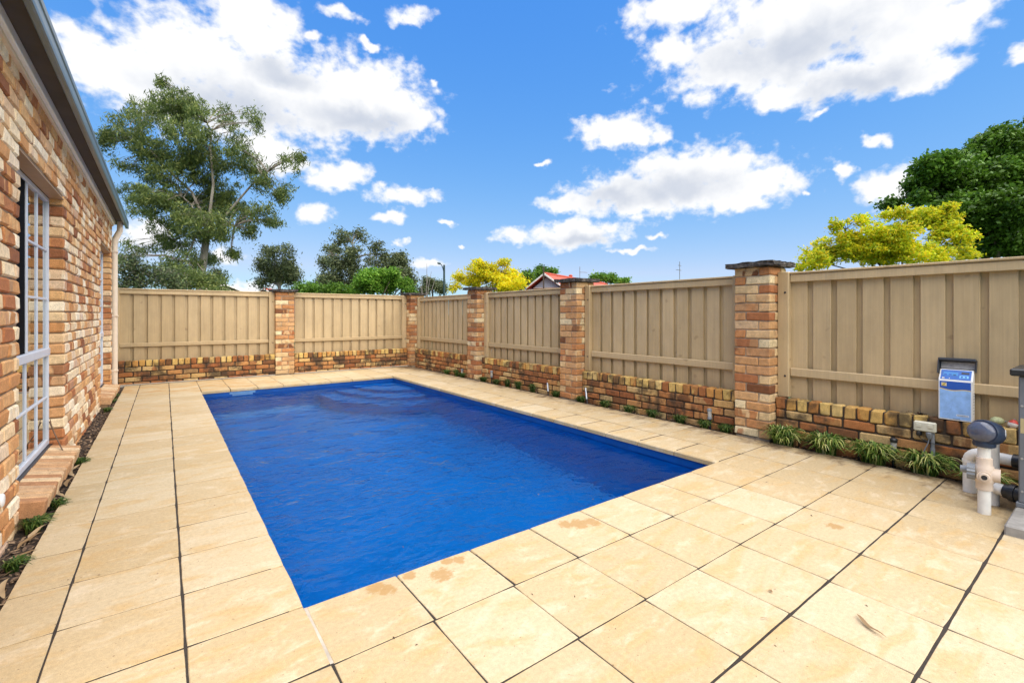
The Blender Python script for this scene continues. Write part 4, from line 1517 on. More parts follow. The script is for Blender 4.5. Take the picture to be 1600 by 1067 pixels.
def build_outlet():
    e = empty('power_outlet', (4.838, 0.995, 0.30), RZ)
    tag(e, 'cream double power outlet with plugs on the low wall', 'outlet')
    MB().box(-0.068, 0.068, -0.030, 0.010, 0.008, 0.085, 0.008).build('housing', 'outlet', e)
    for x in (-0.034, 0.034):
        MB().box(x - 0.016, x + 0.016, -0.036, -0.0305, 0.040, 0.068, 0.003).build('switch', 'outlet', e)
    MB().lathe([(0.016, -0.03), (0.019, -0.022), (0.019, 0.0), (0.012, 0.007)], 14).build('plug', 'black_plastic', e, (-0.036, -0.012, 0.0), smooth=True)
    MB().lathe([(0.010, -0.045), (0.014, -0.035), (0.021, -0.012), (0.021, 0.002), (0.015, 0.007)], 14).build('plug', 'grey_plastic', e, (0.026, -0.014, 0.0), smooth=True)
    b = MB(); b.tube([(0.044, -0.001, 0.010), (0.044, -0.001, -0.335)], 0.0125, 12); b.build('conduit', 'grey_plastic', e, smooth=True)
    b = MB(); b.lathe([(0.0150, -0.16), (0.0155, -0.158), (0.0155, -0.118), (0.0150, -0.116)], 12); b.build('conduit_joint', 'grey_plastic', e, (0.044, -0.001, 0), smooth=True)
    b = MB(); b.tube([(0.026, -0.016, -0.040), (0.020, -0.020, -0.08), (0.002, -0.026, -0.13), (-0.016, -0.030, -0.20), (-0.014, -0.05, -0.28), (0.01, -0.07, -0.325)], 0.004, 7); b.build('cord', 'grey_plastic', e, smooth=True)
    b = MB(); b.tube([(-0.036, -0.012, -0.028), (-0.034, -0.008, -0.045), (-0.01, -0.018, -0.060), (0.044, -0.020, -0.075), (0.15, -0.018, -0.082), (0.28, -0.02, -0.080), (0.30, -0.03, -0.12)], 0.003, 6); b.build('cord', 'black_plastic', e, smooth=True)
build_outlet()

def stake_light(loc, rot, label, h=0.20, capmat='black_plastic'):
    e = empty('stake_light', loc)
    e.rotation_euler = rot
    tag(e, label, 'garden light', 'glass stake lights in the garden strip')
    MB().tube([(0, 0, -0.06), (0, 0, h - 0.115)], 0.010, 8).build('stake', 'black_plastic', e, smooth=True)
    MB().lathe([(0.012, h - 0.125), (0.024, h - 0.120), (0.024, h - 0.095)], 16).build('collar', capmat, e, smooth=True)
    MB().lathe([(0.021, h - 0.0945), (0.021, h - 0.035)], 16).build('lens', 'lampglass', e, smooth=True)
    for z in (0.050, 0.064, 0.080):
        MB().lathe([(0.0212, h - z - 0.001), (0.0228, h - z), (0.0212, h - z + 0.001)], 16).build('lens_ring', 'lampglass', e, smooth=True)
    MB().lathe([(0.026, h - 0.0345), (0.027, h - 0.010), (0.020, h - 0.002), (0.006, h)], 16).build('cap', capmat, e, smooth=True)
    return e
def on_strip(u, X=4.80):
    r_ = ray(u, 492)
    return r_.y * X / r_.x
stake_light((4.815, 1.195, -0.03), (R(2), R(-2), 0), 'glass stake light with black cap left of the power outlet', 0.25)
stake_light((4.81, on_strip(1109), -0.03), (R(-8), R(10), 0), 'tilted grey-capped stake light left of the nearest pillar', 0.23, 'grey_plastic')
stake_light((4.81, on_strip(767.5), -0.03), (0, 0, 0), 'stake light right of the yellow-tree pillar', 0.24, 'grey_plastic')
stake_light((4.81, on_strip(721.5), -0.03), (0, 0, 0), 'stake light left of the yellow-tree pillar', 0.17, 'grey_plastic')
def tube_light(u, label, ln):
    y = on_strip(u, 4.775)
    e = empty('tube_light', (4.760, y, -0.02))
    e.rotation_euler = (R(-4), R(22), 0)
    e.rotation_euler = Vector((0.10, 0.14, 0.24)).to_track_quat('Z', 'Y').to_euler()
    tag(e, label, 'garden light', 'leaning silver tubes in the garden strip')
    MB().tube([(0, 0, -0.03), (0, 0, 0.07)], 0.008, 8).build('stake', 'black_plastic', e, smooth=True)
    MB().tube([(0, 0, 0.071), (0, 0, ln)], 0.014, 12).build('tube', 'steel', e, smooth=True)
    MB().lathe([(0.015, ln - 0.02), (0.016, ln - 0.018), (0.016, ln + 0.004), (0.010, ln + 0.008)], 12).build('end_cap', 'steel', e, smooth=True)
tube_light(858, 'silver tube light leaning left of the red roof pillar', 0.21)
tube_light(919, 'silver tube light leaning right of the red roof pillar', 0.24)

def build_pipes():
    # front riser with a tee body and domed head
    px_, py_ = 4.08, 0.56
    e = empty('pool_valve', (px_, py_, 0.0), math.atan2(py_, px_) - R(90) - R(90) + R(90))
    tag(e, 'upright white pipe with beige tee and navy domed head', 'valve')
    e.rotation_euler = (0, 0, math.atan2(-px_, py_) + 0.0)
    # local -y faces the viewer: rotate so that local y points away from the camera
    e.rotation_euler = (0, 0, math.atan2(py_, px_) - R(90))
    r = 0.0305
    MB().tube([(0, 0, -0.08), (0, 0, 0.150)], r, 20).build('pipe', 'pvc', e, smooth=True)
    MB().lathe([(r + .001, 0.146), (0.039, 0.150), (0.039, 0.188), (0.044, 0.196), (0.048, 0.215), (0.048, 0.272), (0.044, 0.292), (0.038, 0.302), (0.038, 0.345), (r + .001, 0.350)], 24).build('tee_body', 'pvc_beige', e, smooth=True)
    b = MB(); b.tube([(-0.030, 0, 0.245), (0.070, 0, 0.245)], 0.041, 20); b.build('tee_sleeve', 'pvc_beige', e, smooth=True)
    b = MB(); b.tube([(0, 0, 0.238), (0, -0.062, 0.238)], 0.034, 20); b.build('tee_port', 'pvc_beige', e, smooth=True)
    b = MB(); b.tube([(0, -0.0625, 0.238), (0, -0.074, 0.238)], [0.026, 0.022], 20); b.build('port_ring', 'pvc_beige', e, smooth=True)
    b = MB(); b.tube([(0, -0.0745, 0.238), (0, -0.0765, 0.238)], 0.014, 16); b.build('port_hole', 'black_plastic', e, smooth=True)
    # ribbed grey union nut on the left
    b = MB()
    prof_n = 28
    V = []; F = []
    for x in (-0.078, -0.040):
        for k in range(prof_n):
            a = 2 * math.pi * k / prof_n
            rr = 0.050 if k % 2 else 0.045
            V.append((x, rr * math.cos(a), 0.248 + rr * math.sin(a)))
    F = [[k, (k + 1) % prof_n, prof_n + (k + 1) % prof_n, prof_n + k] for k in range(prof_n)] + [list(range(prof_n))[::-1], [prof_n + k for k in range(prof_n)]]
    b.geo(V, F); b.build('union_nut', 'grey_plastic', e)
    b = MB(); b.tube([(-0.078, 0, 0.255), (-0.108, 0, 0.255)], [0.024, 0.020], 14); b.build('union_stub', 'grey_plastic', e, smooth=True)
    MB().tube([(0.0, 0, 0.346), (0.0, 0, 0.445)], r, 20).build('pipe', 'pvc', e, smooth=True)
    # domed head: short drum lying towards the viewer, with a smoky oval lens
    MB().lathe([(0.042, 0.412), (0.052, 0.418), (0.054, 0.436), (0.050, 0.452)], 24).build('head_collar', 'navy', e, smooth=True)
    b = MB()
    T = Matrix.Translation((0.010, 0.010, 0.500)) @ Matrix.Rotation(R(-26), 4, 'Z') @ Matrix.Rotation(R(90 - 10), 4, 'X') @ Matrix.Rotation(0, 4, 'Z')
    b.lathe([(0.040, -0.082), (0.062, -0.070), (0.076, -0.040), (0.080, 0.0), (0.080, 0.030), (0.074, 0.044)], 28, T @ Matrix.Scale(0.96, 4, (0, 1, 0)))
    head = b.build('head', 'navy', e, smooth=True)
    b = MB()
    b.lathe([(0.070, 0.040), (0.069, 0.050), (0.058, 0.064), (0.038, 0.073), (0.012, 0.077)], 28, T @ Matrix.Translation((-0.004, 0, 0.004)) @ Matrix.Scale(0.90, 4, (0, 1, 0)))
    b.build('lens', 'smoke', head, smooth=True)
    b = MB(); b.box(0.088, 0.093, 0.0, 0.014, 0.490, 0.530, 0.002); b.build('tab', 'white_plastic', head)
    # the return pipe at the back, bent over into black unions on the cabinet
    e2 = empty('return_pipe', (4.50, 0.69, 0))
    tag(e2, 'white pipe bent over at the top, behind the domed valve', 'pipe')
    bend = [(0, 0, -0.08), (0, 0, 0.215)]
    for k in range(1, 7):
        a = math.pi / 2 * k / 6
        bend.append((-0.02 * math.sin(a), -0.065 * (1 - math.cos(a)) - 0.0, 0.215 + 0.065 * math.sin(a)))
    bend += [(-0.02 - 0.03, -0.13, 0.280), (-0.06, -0.215, 0.279)]
    b = MB(); b.tube(bend, 0.036, 18); b.build('pipe', 'pvc', e2, smooth=True)
    b = MB(); b.tube([(0, 0, 0.205), (0, 0, 0.222)], 0.040, 18); b.build('elbow_collar', 'pvc', e2, smooth=True)
    def union(parent, p, q, label=None):
        p, q = Vector(p), Vector(q)
        d = q - p
        for s0, s1, rr_ in ((0.0, 0.30, 0.045), (0.305, 0.62, 0.054), (0.625, 1.0, 0.047)):
            b = MB(); b.tube([p + d * s0, p + d * s1], rr_, 22); b.build('union', 'black_plastic', parent, smooth=True)
    union(e2, (-0.061, -0.216, 0.279), (-0.085, -0.36, 0.277))
    # lower branch
    e3 = empty('branch_pipe', (4.30, 0.535, 0))
    tag(e3, 'low white branch pipe with black union going into the cabinet', 'pipe')
    b = MB(); b.tube([(0.02, 0.02, -0.08), (0.02, 0.02, 0.40)], 0.033, 16); b.build('riser', 'pvc', e3, smooth=True)
    b = MB(); b.tube([(0.0, -0.0, 0.115), (-0.02, -0.040, 0.113)], 0.036, 16); b.build('branch', 'pvc', e3, smooth=True)
    union(e3, (-0.0205, -0.0415, 0.113), (-0.045, -0.125, 0.112))
    # cabinet on its slab, mostly out of the picture
    s = MB(); s.box(3.775, 4.62, -0.62, 0.440, -0.07, 0.055, 0.008)
    sl = s.build('concrete_slab', 'concrete')
    tag(sl, 'rough concrete slab under the grey cabinet at right edge', 'slab')
    e4 = empty('equipment_cabinet', (4.35, 0.126, 0.056))
    tag(e4, 'tall grey equipment cabinet with black top at the right edge', 'cabinet')
    MB().box(-0.17, 0.18, -0.45, 0.300, 0.03, 0.80, 0.006).build('body', 'cabinet', e4)
    MB().box(-0.195, 0.20, -0.47, 0.335, 0.801, 0.845, 0.008).build('top', 'black_plastic', e4)
    for x in (-0.16, 0.13):
        for y in (-0.44, 0.262):
            MB().box(x - 0.012, x + 0.052, y - 0.012, y + 0.050, 0.0, 0.0295, 0.004).build('foot', 'cabinet', e4)
    MB().box(-0.1716, -0.1702, 0.262, 0.292, 0.455, 0.545).build('sticker', 'sticker', e4)
    for z in (0.10, 0.30, 0.62):
        m = MB(); m.lathe([(0.007, 0), (0.006, 0.003)], 8, Matrix.Translation((-0.1702, 0.285, z)) @ Matrix.Rotation(R(-90), 4, 'Y')); m.build('screw', 'steel', e4)
build_pipes()

def egg(name, loc, r, sc, mats, label, rot=(0, 0, 0), split=None):
    e = empty(name, loc)
    e.rotation_euler = rot
    tag(e, label, 'float', 'fishing floats on the low wall')
    prof = []
    n = 14
    for i in range(n + 1):
        t = -math.pi / 2 + math.pi * i / n
        rr = r * math.cos(t) * (1 - 0.10 * math.sin(t))
        prof.append((max(rr, 0.001), sc * r * math.sin(t)))
    if split is None:
        MB().lathe(prof, 22).build('shell', mats[0], e, smooth=True)
    else:
        MB().lathe(prof[:split + 1], 22).build('lower_half', mats[0], e, smooth=True)
        MB().lathe(prof[split:], 22).build('upper_half', mats[1], e, smooth=True)
    MB().lathe([(0.005, sc * r * 0.985), (0.0065, sc * r + 0.004), (0.003, sc * r + 0.008)], 10).build('stem', 'grey_plastic', e, smooth=True)
M['fl_green'] = plain('faded_green_float', (0.36, 0.38, 0.20), 0.6, var=0.3, scale=40)
M['fl_teal'] = plain('teal_float', (0.004, 0.085, 0.085), 0.4, var=0.3, scale=30)
M['fl_red'] = plain('red_float', (0.50, 0.05, 0.03), 0.5, var=0.15)
M['fl_white'] = plain('white_float', (0.62, 0.57, 0.50), 0.5, var=0.2, scale=40)
M['fl_yellow'] = plain('yellow_float', (0.48, 0.27, 0.06), 0.5, var=0.2, scale=40)
egg('fishing_float', (4.915, 0.607, 0.449), 0.031, 1.28, ['fl_green'], 'mottled pale green egg-shaped float beside the chlorinator', (R(86), 0, R(20)))
egg('fishing_float', (4.895, 0.525, 0.444), 0.028, 1.15, ['fl_white', 'fl_red'], 'red and white round float between green and teal ones', (R(12), R(10), 0), 8)
egg('fishing_float', (4.915, 0.452, 0.458), 0.039, 1.22, ['fl_teal'], 'dark teal egg-shaped float next to the grey cabinet', (R(84), 0, R(-6)))
egg('fishing_float', (4.872, 0.688, 0.434), 0.014, 1.05, ['fl_yellow'], 'tiny yellow ball float at the foot of the chlorinator', (0, R(60), 0))

# ------------------------------------------------------------------ trees
def leaves_mesh(name, centers, dirs, lens, wids, seed, droop=0.0):
    """one diamond-shaped quad per leaf, numpy"""
    rs = np.random.RandomState(seed)
    n = len(centers)
    d = dirs / np.linalg.norm(dirs, axis=1, keepdims=True)
    r = rs.normal(size=(n, 3))
    s = np.cross(d, r)
    s /= np.linalg.norm(s, axis=1, keepdims=True) + 1e-9
    L_ = lens[:, None]; W_ = wids[:, None]
    nrm = np.cross(s, d)
    V = np.empty((n, 4, 3))
    V[:, 0] = centers - d * L_ * 0.5
    V[:, 1] = centers - d * L_ * 0.05 - s * W_ * 0.5 + nrm * W_ * 0.15
    V[:, 2] = centers + d * L_ * 0.5
    V[:, 3] = centers - d * L_ * 0.05 + s * W_ * 0.5 + nrm * W_ * 0.15
    me = bpy.data.meshes.new(name)
    me.vertices.add(4 * n)
    me.vertices.foreach_set('co', V.reshape(-1).astype(np.float32))
    me.loops.add(4 * n)
    me.loops.foreach_set('vertex_index', np.arange(4 * n, dtype=np.int32))
    me.polygons.add(n)
    me.polygons.foreach_set('loop_start', np.arange(0, 4 * n, 4, dtype=np.int32))
    me.update(calc_edges=True)
    me.validate()
    return me

def tree(name, label, base, fork_z, blobs, nleaf, leaf, mats, trunk_r, seed, cat='tree', group=None, clump=0.32, per=22, droop=0.5,
         limbs=True, trunk_lean=(0, 0), twigs=3, shell=0.55, limb_scale=1.0, bare=(), mains=5):
    """blobs: (world centre, radii xyz); leaves gather in clumps spread through each blob"""
    rs = np.random.RandomState(seed)
    rr = random.Random(seed)
    base = Vector(base)
    root = empty(name, base)
    tag(root, label, cat, group)
    tb = MB()
    top = Vector((base.x + trunk_lean[0], base.y + trunk_lean[1], fork_z))
    mid = base.lerp(top, 0.5) + Vector((rr.uniform(-.1, .1), rr.uniform(-.1, .1), 0)) * trunk_r * 6
    tb.tube([base + Vector((0, 0, -0.1)), base.lerp(mid, 0.5), mid, mid.lerp(top, 0.5), top], [trunk_r * 1.25, trunk_r, trunk_r * 0.9, trunk_r * 0.82, trunk_r * 0.7], 10)
    vol = np.array([b[1][0] * b[1][1] * b[1][2] for b in blobs]) ** 0.75
    vol = vol / vol.sum()
    cs, ds = [], []
    # main limbs: the masses fall into a few groups, each fed by one limb
    C_ = np.array([tuple(b[0]) for b in blobs])
    K = max(2, min(mains, len(blobs)))
    cen = C_[rs.choice(len(C_), K, replace=False)]
    for _ in range(12):
        lab = np.argmin(((C_[:, None] - cen[None]) ** 2).sum(-1), axis=1)
        cen = np.array([C_[lab == k].mean(0) if (lab == k).any() else cen[k] for k in range(K)])
    limb_pts = []
    for k in range(K):
        tgt = Vector(cen[k])
        start = top.lerp(mid, rr.uniform(0.0, 0.30))
        dl = tgt - start
        pts = [start]
        for q_ in (0.3, 0.6, 0.85):
            pts.append(start + dl * q_ + Vector((rr.uniform(-.07, .07), rr.uniform(-.07, .07), 0.10 * math.sin(q_ * 3.1))) * dl.length)
        pts.append(tgt)
        r0 = trunk_r * 0.40 * limb_scale ** 0.5
        if limbs:
            tb.tube(pts, [r0, r0 * 0.8, r0 * 0.6, r0 * 0.42, r0 * 0.25], 8)
        limb_pts.append(pts)
    for bi, ((c, rad), f) in enumerate(zip(blobs, vol)):
        c = Vector(c)
        m = max(3, int(nleaf * f / per))
        # clump centres: pushed towards the skin of the blob
        q = rs.normal(size=(m, 3)); q /= np.linalg.norm(q, axis=1, keepdims=True)
        rad_ = rs.uniform(0, 1, size=(m, 1)) ** (1 / 3.0)
        rad_ = rad_ * (1 - shell) + shell * np.maximum(rad_, 0.72)
        pc = q * rad_ * np.array(rad) + np.array(c)
        # limb from the trunk to the blob, twigs to some clumps
        if limbs:
            lp = limb_pts[lab[bi]]
            cand = [lp[i].lerp(lp[i + 1], t_) for i in range(1, 4) for t_ in (0, 0.5)]
            start = min(cand, key=lambda q_: (q_ - c).length + 0.25 * max(0, q_.z - c.z))
            dl = (c - start)
            k1 = start + dl * 0.35 + Vector((rr.uniform(-.08, .08), rr.uniform(-.08, .08), 0.10)) * dl.length
            k2 = start + dl * 0.7 + Vector((rr.uniform(-.07, .07), rr.uniform(-.07, .07), 0.06)) * dl.length
            r0 = trunk_r * 0.14 * limb_scale
            tb.tube([start, k1, k2, c], [r0, r0 * 0.75, r0 * 0.5, r0 * 0.28], 7)
            for i in range(min(m, twigs + int(max(rad) * 2))):
                e = Vector(pc[rr.randrange(m)])
                s_ = k2.lerp(c, rr.uniform(-0.6, 1.0))
                mm = s_.lerp(e, 0.5) + Vector((rr.uniform(-.1, .1), rr.uniform(-.1, .1), 0.12)) * (e - s_).length
                tb.tube([s_, mm, e], [r0 * 0.30, r0 * 0.2, r0 * 0.07], 5)
        sz = clump * rs.uniform(0.6, 1.35, size=(m, 1, 1))
        off = rs.normal(size=(m, per, 3)) * sz * np.array([0.62, 0.62, 0.5])
        if droop > 0.4:
            off[:, :, 2] -= np.abs(rs.normal(size=(m, per))) * sz[:, :, 0] * 0.5
        cs.append((pc[:, None, :] + off).reshape(-1, 3))
        dd = rs.normal(size=(m * per, 3))
        dd[:, 2] = dd[:, 2] * (1 - droop) - droop * 1.4
        ds.append(dd)
    for (pa, pb, r0) in bare:
        pa, pb = Vector(pa), Vector(pb)
        tb.tube([pa, pa.lerp(pb, 0.5) + Vector((rr.uniform(-.05, .05), rr.uniform(-.05, .05), .02)) * (pb - pa).length, pb], [r0, r0 * .7, r0 * .3], 6)
    tb.v = [tuple(Vector(p_) - base) for p_ in tb.v]
    tb.build('trunk', mats[0], root, smooth=True)
    cs = np.concatenate(cs) - np.array(base)
    ds = np.concatenate(ds)
    n = len(cs)
    lens = leaf[0] * rs.uniform(0.6, 1.35, n)
    wids = leaf[1] * rs.uniform(0.6, 1.35, n)
    me = leaves_mesh('crown', cs, ds, lens, wids, seed + 1)
    obj('crown', me, mats[1], root)
    return root

def px_blobs(lst, d, depth=1.0, seed=0, sub=0, ssz=0.5):
    """crown masses given by where they are seen (u, v, ru, rv) at about d metres; depth spread gives the crown its volume;
    sub splits each mass into that many smaller, uneven ones with gaps between"""
    rr = random.Random(seed)
    out = []
    for it in lst:
        u, v, ru, rv = it[:4]
        dd = d + rr.uniform(-1, 1) * depth
        c = at(u, v, dd)
        rx, rz_ = ru / 727.0 * dd, rv / 727.0 * dd
        if not sub:
            out.append((c, (rx, rx, rz_)))
            continue
        for k in range(sub):
            while True:
                q = Vector((rr.uniform(-1, 1), rr.uniform(-1, 1), rr.uniform(-1, 1)))
                if 0.25 < q.length < 1:
                    break
            f = ssz * rr.uniform(0.7, 1.3)
            g = 1 - f * 0.75
            out.append((c + Vector((q.x * rx * g, q.y * rx * g, q.z * rz_ * g)), (rx * f, rx * f, rz_ * f * 0.9)))
    return out

M['bark_gum'] = bark_material('pale_gum_bark', (0.13, 0.10, 0.075), (0.36, 0.31, 0.25))
M['bark_dark'] = bark_material('dark_bark', (0.05, 0.035, 0.025), (0.12, 0.09, 0.065))
M['bark_grey'] = bark_material('grey_bark', (0.14, 0.12, 0.11), (0.26, 0.23, 0.20))
M['leaf_gum'] = leaf_material('gum_leaves', [(0, (0.07, 0.11, 0.032)), (0.5, (0.12, 0.165, 0.048)), (0.85, (0.20, 0.25, 0.06)), (1, (0.34, 0.35, 0.11))], 0.40, 0.42)
M['leaf_gum_far'] = leaf_material('far_gum_leaves', [(0, (0.065, 0.088, 0.042)), (0.5, (0.10, 0.13, 0.055)), (0.9, (0.16, 0.18, 0.07)), (1, (0.22, 0.23, 0.10))], 0.25)
M['leaf_lime'] = leaf_material('bright_green_leaves', [(0, (0.055, 0.14, 0.012)), (0.5, (0.11, 0.24, 0.022)), (1, (0.21, 0.34, 0.04))], 0.35)
M['leaf_dark'] = leaf_material('dark_green_leaves', [(0, (0.045, 0.10, 0.010)), (0.5, (0.085, 0.18, 0.015)), (0.9, (0.14, 0.26, 0.026)), (1, (0.20, 0.33, 0.05))], 0.32, 0.38)
M['leaf_bush'] = leaf_material('bush_leaves', [(0, (0.05, 0.08, 0.03)), (0.5, (0.09, 0.13, 0.045)), (0.8, (0.11, 0.10, 0.07)), (1, (0.20, 0.24, 0.08))], 0.22)
M['leaf_yellow'] = leaf_material('yellow_leaves', [(0, (0.36, 0.42, 0.015)), (0.4, (0.66, 0.62, 0.015)), (0.8, (0.84, 0.68, 0.015)), (1, (0.80, 0.52, 0.02))], 0.5)
M['leaf_yelgreen'] = leaf_material('yellow_green_leaves', [(0, (0.30, 0.42, 0.018)), (0.4, (0.52, 0.58, 0.018)), (0.75, (0.78, 0.70, 0.02)), (1, (0.84, 0.58, 0.03))], 0.5)

def build_trees():
    D = 30
    gum = [(265, 165, 60, 38), (215, 170, 42, 34), (180, 205, 20, 14), (172, 225, 20, 22), (235, 215, 55, 45), (300, 205, 55, 45), (350, 185, 26, 22), (395, 185, 22, 28),
           (375, 215, 34, 28), (255, 128, 14, 16), (300, 160, 34, 22), (270, 260, 60, 45), (330, 255, 58, 45), (385, 262, 40, 36), (240, 305, 44, 36), (300, 320, 60, 44),
           (360, 320, 46, 38), (420, 290, 38, 28), (455, 255, 22, 20), (440, 300, 26, 22), (205, 300, 26, 22), (215, 330, 26, 14), (280, 370, 44, 26), (330, 375, 34, 28),
           (400, 360, 26, 16), (215, 385, 26, 12), (330, 430, 28, 22), (290, 425, 40, 20), (195, 260, 18, 16), (410, 330, 30, 18), (300, 350, 50, 34), (345, 350, 40, 30), (265, 345, 36, 26), (320, 290, 50, 40), (430, 345, 16, 12), (190, 400, 14, 10), (470, 245, 10, 10), (165, 210, 10, 12), (300, 405, 26, 24), (335, 405, 22, 22), (315, 435, 30, 14), (275, 400, 26, 16), (365, 395, 22, 14)]
    base = at(308, 492, D); base.z = -0.08
    tree('gum_tree', 'tallest gum tree, with loose drooping crown, behind the far fence beside the house', base, at(0, 350, D).z,
         px_blobs(gum, D, 2.2, 3, 5, 0.46), 56000, (0.30, 0.058), ('bark_gum', 'leaf_gum'), 0.27, 21, clump=0.27, per=26, droop=0.75, trunk_lean=(0.6, 0), twigs=2, limb_scale=0.8, shell=0.3, mains=7, group='gum trees beyond the fence')
    # bush thicket under the gum
    base = at(225, 492, 19); base.z = -0.08
    tree('bush', 'dark tangled bush over the far fence, next to the house', base, 1.4,
         px_blobs([(200, 430, 30, 26), (235, 425, 34, 30), (262, 435, 30, 24), (215, 410, 22, 18), (190, 448, 24, 18), (270, 450, 36, 16)], 19, 0.6, 4, 4, 0.45), 6500, (0.12, 0.05),
         ('bark_dark', 'leaf_bush'), 0.07, 22, 'bush', clump=0.24, per=18, droop=0.1, twigs=16)
    base = at(318, 492, 21); base.z = -0.08
    tree('bush', 'green bush at the foot of the tallest gum tree', base, 1.3,
         px_blobs([(300, 440, 30, 22), (330, 438, 24, 20), (280, 425, 22, 14), (340, 452, 22, 12)], 21, 0.5, 5, 3, 0.5), 5000, (0.14, 0.05), ('bark_dark', 'leaf_gum'), 0.07, 23, 'bush', clump=0.26, per=18, droop=0.3, twigs=6)
    # far gums
    def far_gum(nm, lb, u, d, lst, n, seed, lf=(0.34, 0.11), tr=0.22, clump=0.5, fork=440, bk='bark_grey', lfm='leaf_gum_far', per=18, droop=0.45):
        b = at(u, 492, d); b.z = -0.08
        tree(nm, lb, b, at(0, fork, d).z, px_blobs(lst, d, 1.8, seed, 5, 0.48), int(n * 1.05), lf, (bk, lfm), tr, seed, clump=clump, per=per, droop=droop, group='gum trees beyond the fence')
    far_gum('gum_tree', 'round grey-green gum just left above the middle far pillar', 437, 52,
            [(435, 395, 26, 18), (415, 412, 20, 18), (455, 412, 20, 18), (435, 425, 34, 20), (408, 435, 15, 12), (462, 432, 15, 14)], 9000, 31)
    far_gum('gum_tree', 'open-crowned gum with pale forked trunk above the far panel', 551, 46,
            [(533, 367, 18, 14), (562, 368, 14, 14), (515, 388, 16, 14), (590, 385, 12, 14), (545, 390, 18, 12), (600, 398, 12, 16), (512, 410, 18, 14), (545, 415, 32, 20), (580, 408, 18, 14), (525, 440, 34, 18), (500, 440, 14, 14), (560, 440, 26, 18)],
            15000, 32, (0.30, 0.10), 0.26, 0.40, 405, 'bark_gum')
    far_gum('gum_tree', 'dark leaning gum right of the pale-trunked gum', 628, 48,
            [(622, 408, 22, 14), (605, 415, 16, 14), (635, 425, 14, 18), (642, 440, 10, 14), (620, 430, 20, 16), (608, 440, 18, 14)], 9000, 33, (0.32, 0.12), 0.2, 0.42, 440, 'bark_dark', 'leaf_gum_far')
    far_gum('small_tree', 'small dark tree left of the street lamp', 676, 55, [(672, 442, 14, 10), (684, 446, 12, 10), (662, 452, 10, 8), (690, 450, 10, 8)], 4200, 34, (0.30, 0.12), 0.12, 0.36, 450, 'bark_dark', 'leaf_gum_far')
    # leafless saplings
    base = at(664, 492, 50); base.z = -0.08
    b = MB()
    rr = random.Random(6)
    for (u, v) in [(653, 424), (659, 431), (667, 411), (674, 424), (681, 432), (648, 440), (669, 430)]:
        s_ = at(664 + (u - 664) * 0.35, 470, 50); e_ = at(u, v, 50 + rr.uniform(-.5, .5))
        b.tube([base, s_, s_.lerp(e_, .5) + Vector((rr.uniform(-.1, .1), rr.uniform(-.1, .1), 0)), e_], [0.07, 0.05, 0.035, 0.015], 5)
    b.v = [tuple(Vector(q) - base) for q in b.v]
    o = empty('bare_tree', base); tag(o, 'leafless grey saplings standing right of the corner pillar top', 'tree')
    b.build('trunk', 'bark_grey', o, smooth=True)
    # bright green tree and dark shrub behind the far fence
    base = at(598, 492, 24); base.z = -0.08
    tree('leafy_tree', 'bright lime-green leafy tree above the far fence near the corner', base, 1.8,
         px_blobs([(580, 440, 24, 18), (610, 440, 26, 20), (600, 430, 18, 12), (632, 448, 14, 12), (562, 450, 14, 10), (640, 456, 12, 8), (575, 426, 10, 8), (612, 425, 10, 8)], 24, 0.6, 7, 3, 0.55), 16000, (0.14, 0.075),
         ('bark_dark', 'leaf_lime'), 0.10, 41, clump=0.17, per=20, droop=0.15)
    base = at(480, 492, 27); base.z = -0.08
    tree('shrub', 'low dark green shrub just right of the middle far pillar', base, 1.2, px_blobs([(482, 452, 18, 10), (470, 455, 12, 8), (520, 455, 22, 10), (545, 456, 14, 8)], 27, 0.5, 8), 7000, (0.15, 0.08),
         ('bark_dark', 'leaf_dark'), 0.07, 42, 'bush', clump=0.2, per=18, droop=0.15)
    # yellow trees
    base = at(768, 492, 25); base.z = -0.08
    tree('yellow_tree', 'small yellow-leaved tree behind the second pillar on the right', base, 2.2,
         px_blobs([(770, 420, 36, 16), (745, 430, 28, 18), (795, 432, 26, 16), (722, 438, 18, 14), (765, 440, 40, 16), (810, 445, 22, 12), (790, 412, 18, 8), (712, 450, 12, 10), (785, 450, 40, 10), (752, 412, 14, 8)], 25, 0.9, 9, 5, 0.48),
         13500, (0.14, 0.07), ('bark_dark', 'leaf_yellow'), 0.09, 43, clump=0.15, per=16, droop=0.25, twigs=3, limb_scale=0.6, shell=0.3, group='yellow trees')
    base = at(1400, 492, 12.5); base.z = -0.08
    tree('yellow_tree', 'large yellow-green tree over the nearest fence panel', base, 1.7,
         px_blobs([(1300, 385, 40, 32), (1345, 375, 42, 36), (1390, 365, 45, 36), (1440, 350, 42, 32), (1475, 345, 26, 28), (1480, 375, 34, 30), (1420, 390, 50, 26), (1360, 400, 50, 22), (1275, 405, 30, 22),
                    (1400, 335, 30, 16), (1335, 350, 26, 14), (1490, 325, 14, 10), (1505, 400, 26, 20), (1460, 400, 40, 18), (1305, 352, 12, 12), (1255, 415, 14, 12)], 12.5, 0.7, 10, 6, 0.40),
         30000, (0.095, 0.046), ('bark_dark', 'leaf_yelgreen'), 0.11, 44, clump=0.085, per=16, droop=0.25, twigs=3, limb_scale=0.45, shell=0.3, group='yellow trees')
    # big dark tree at the right
    base = at(1560, 492, 20); base.z = -0.08
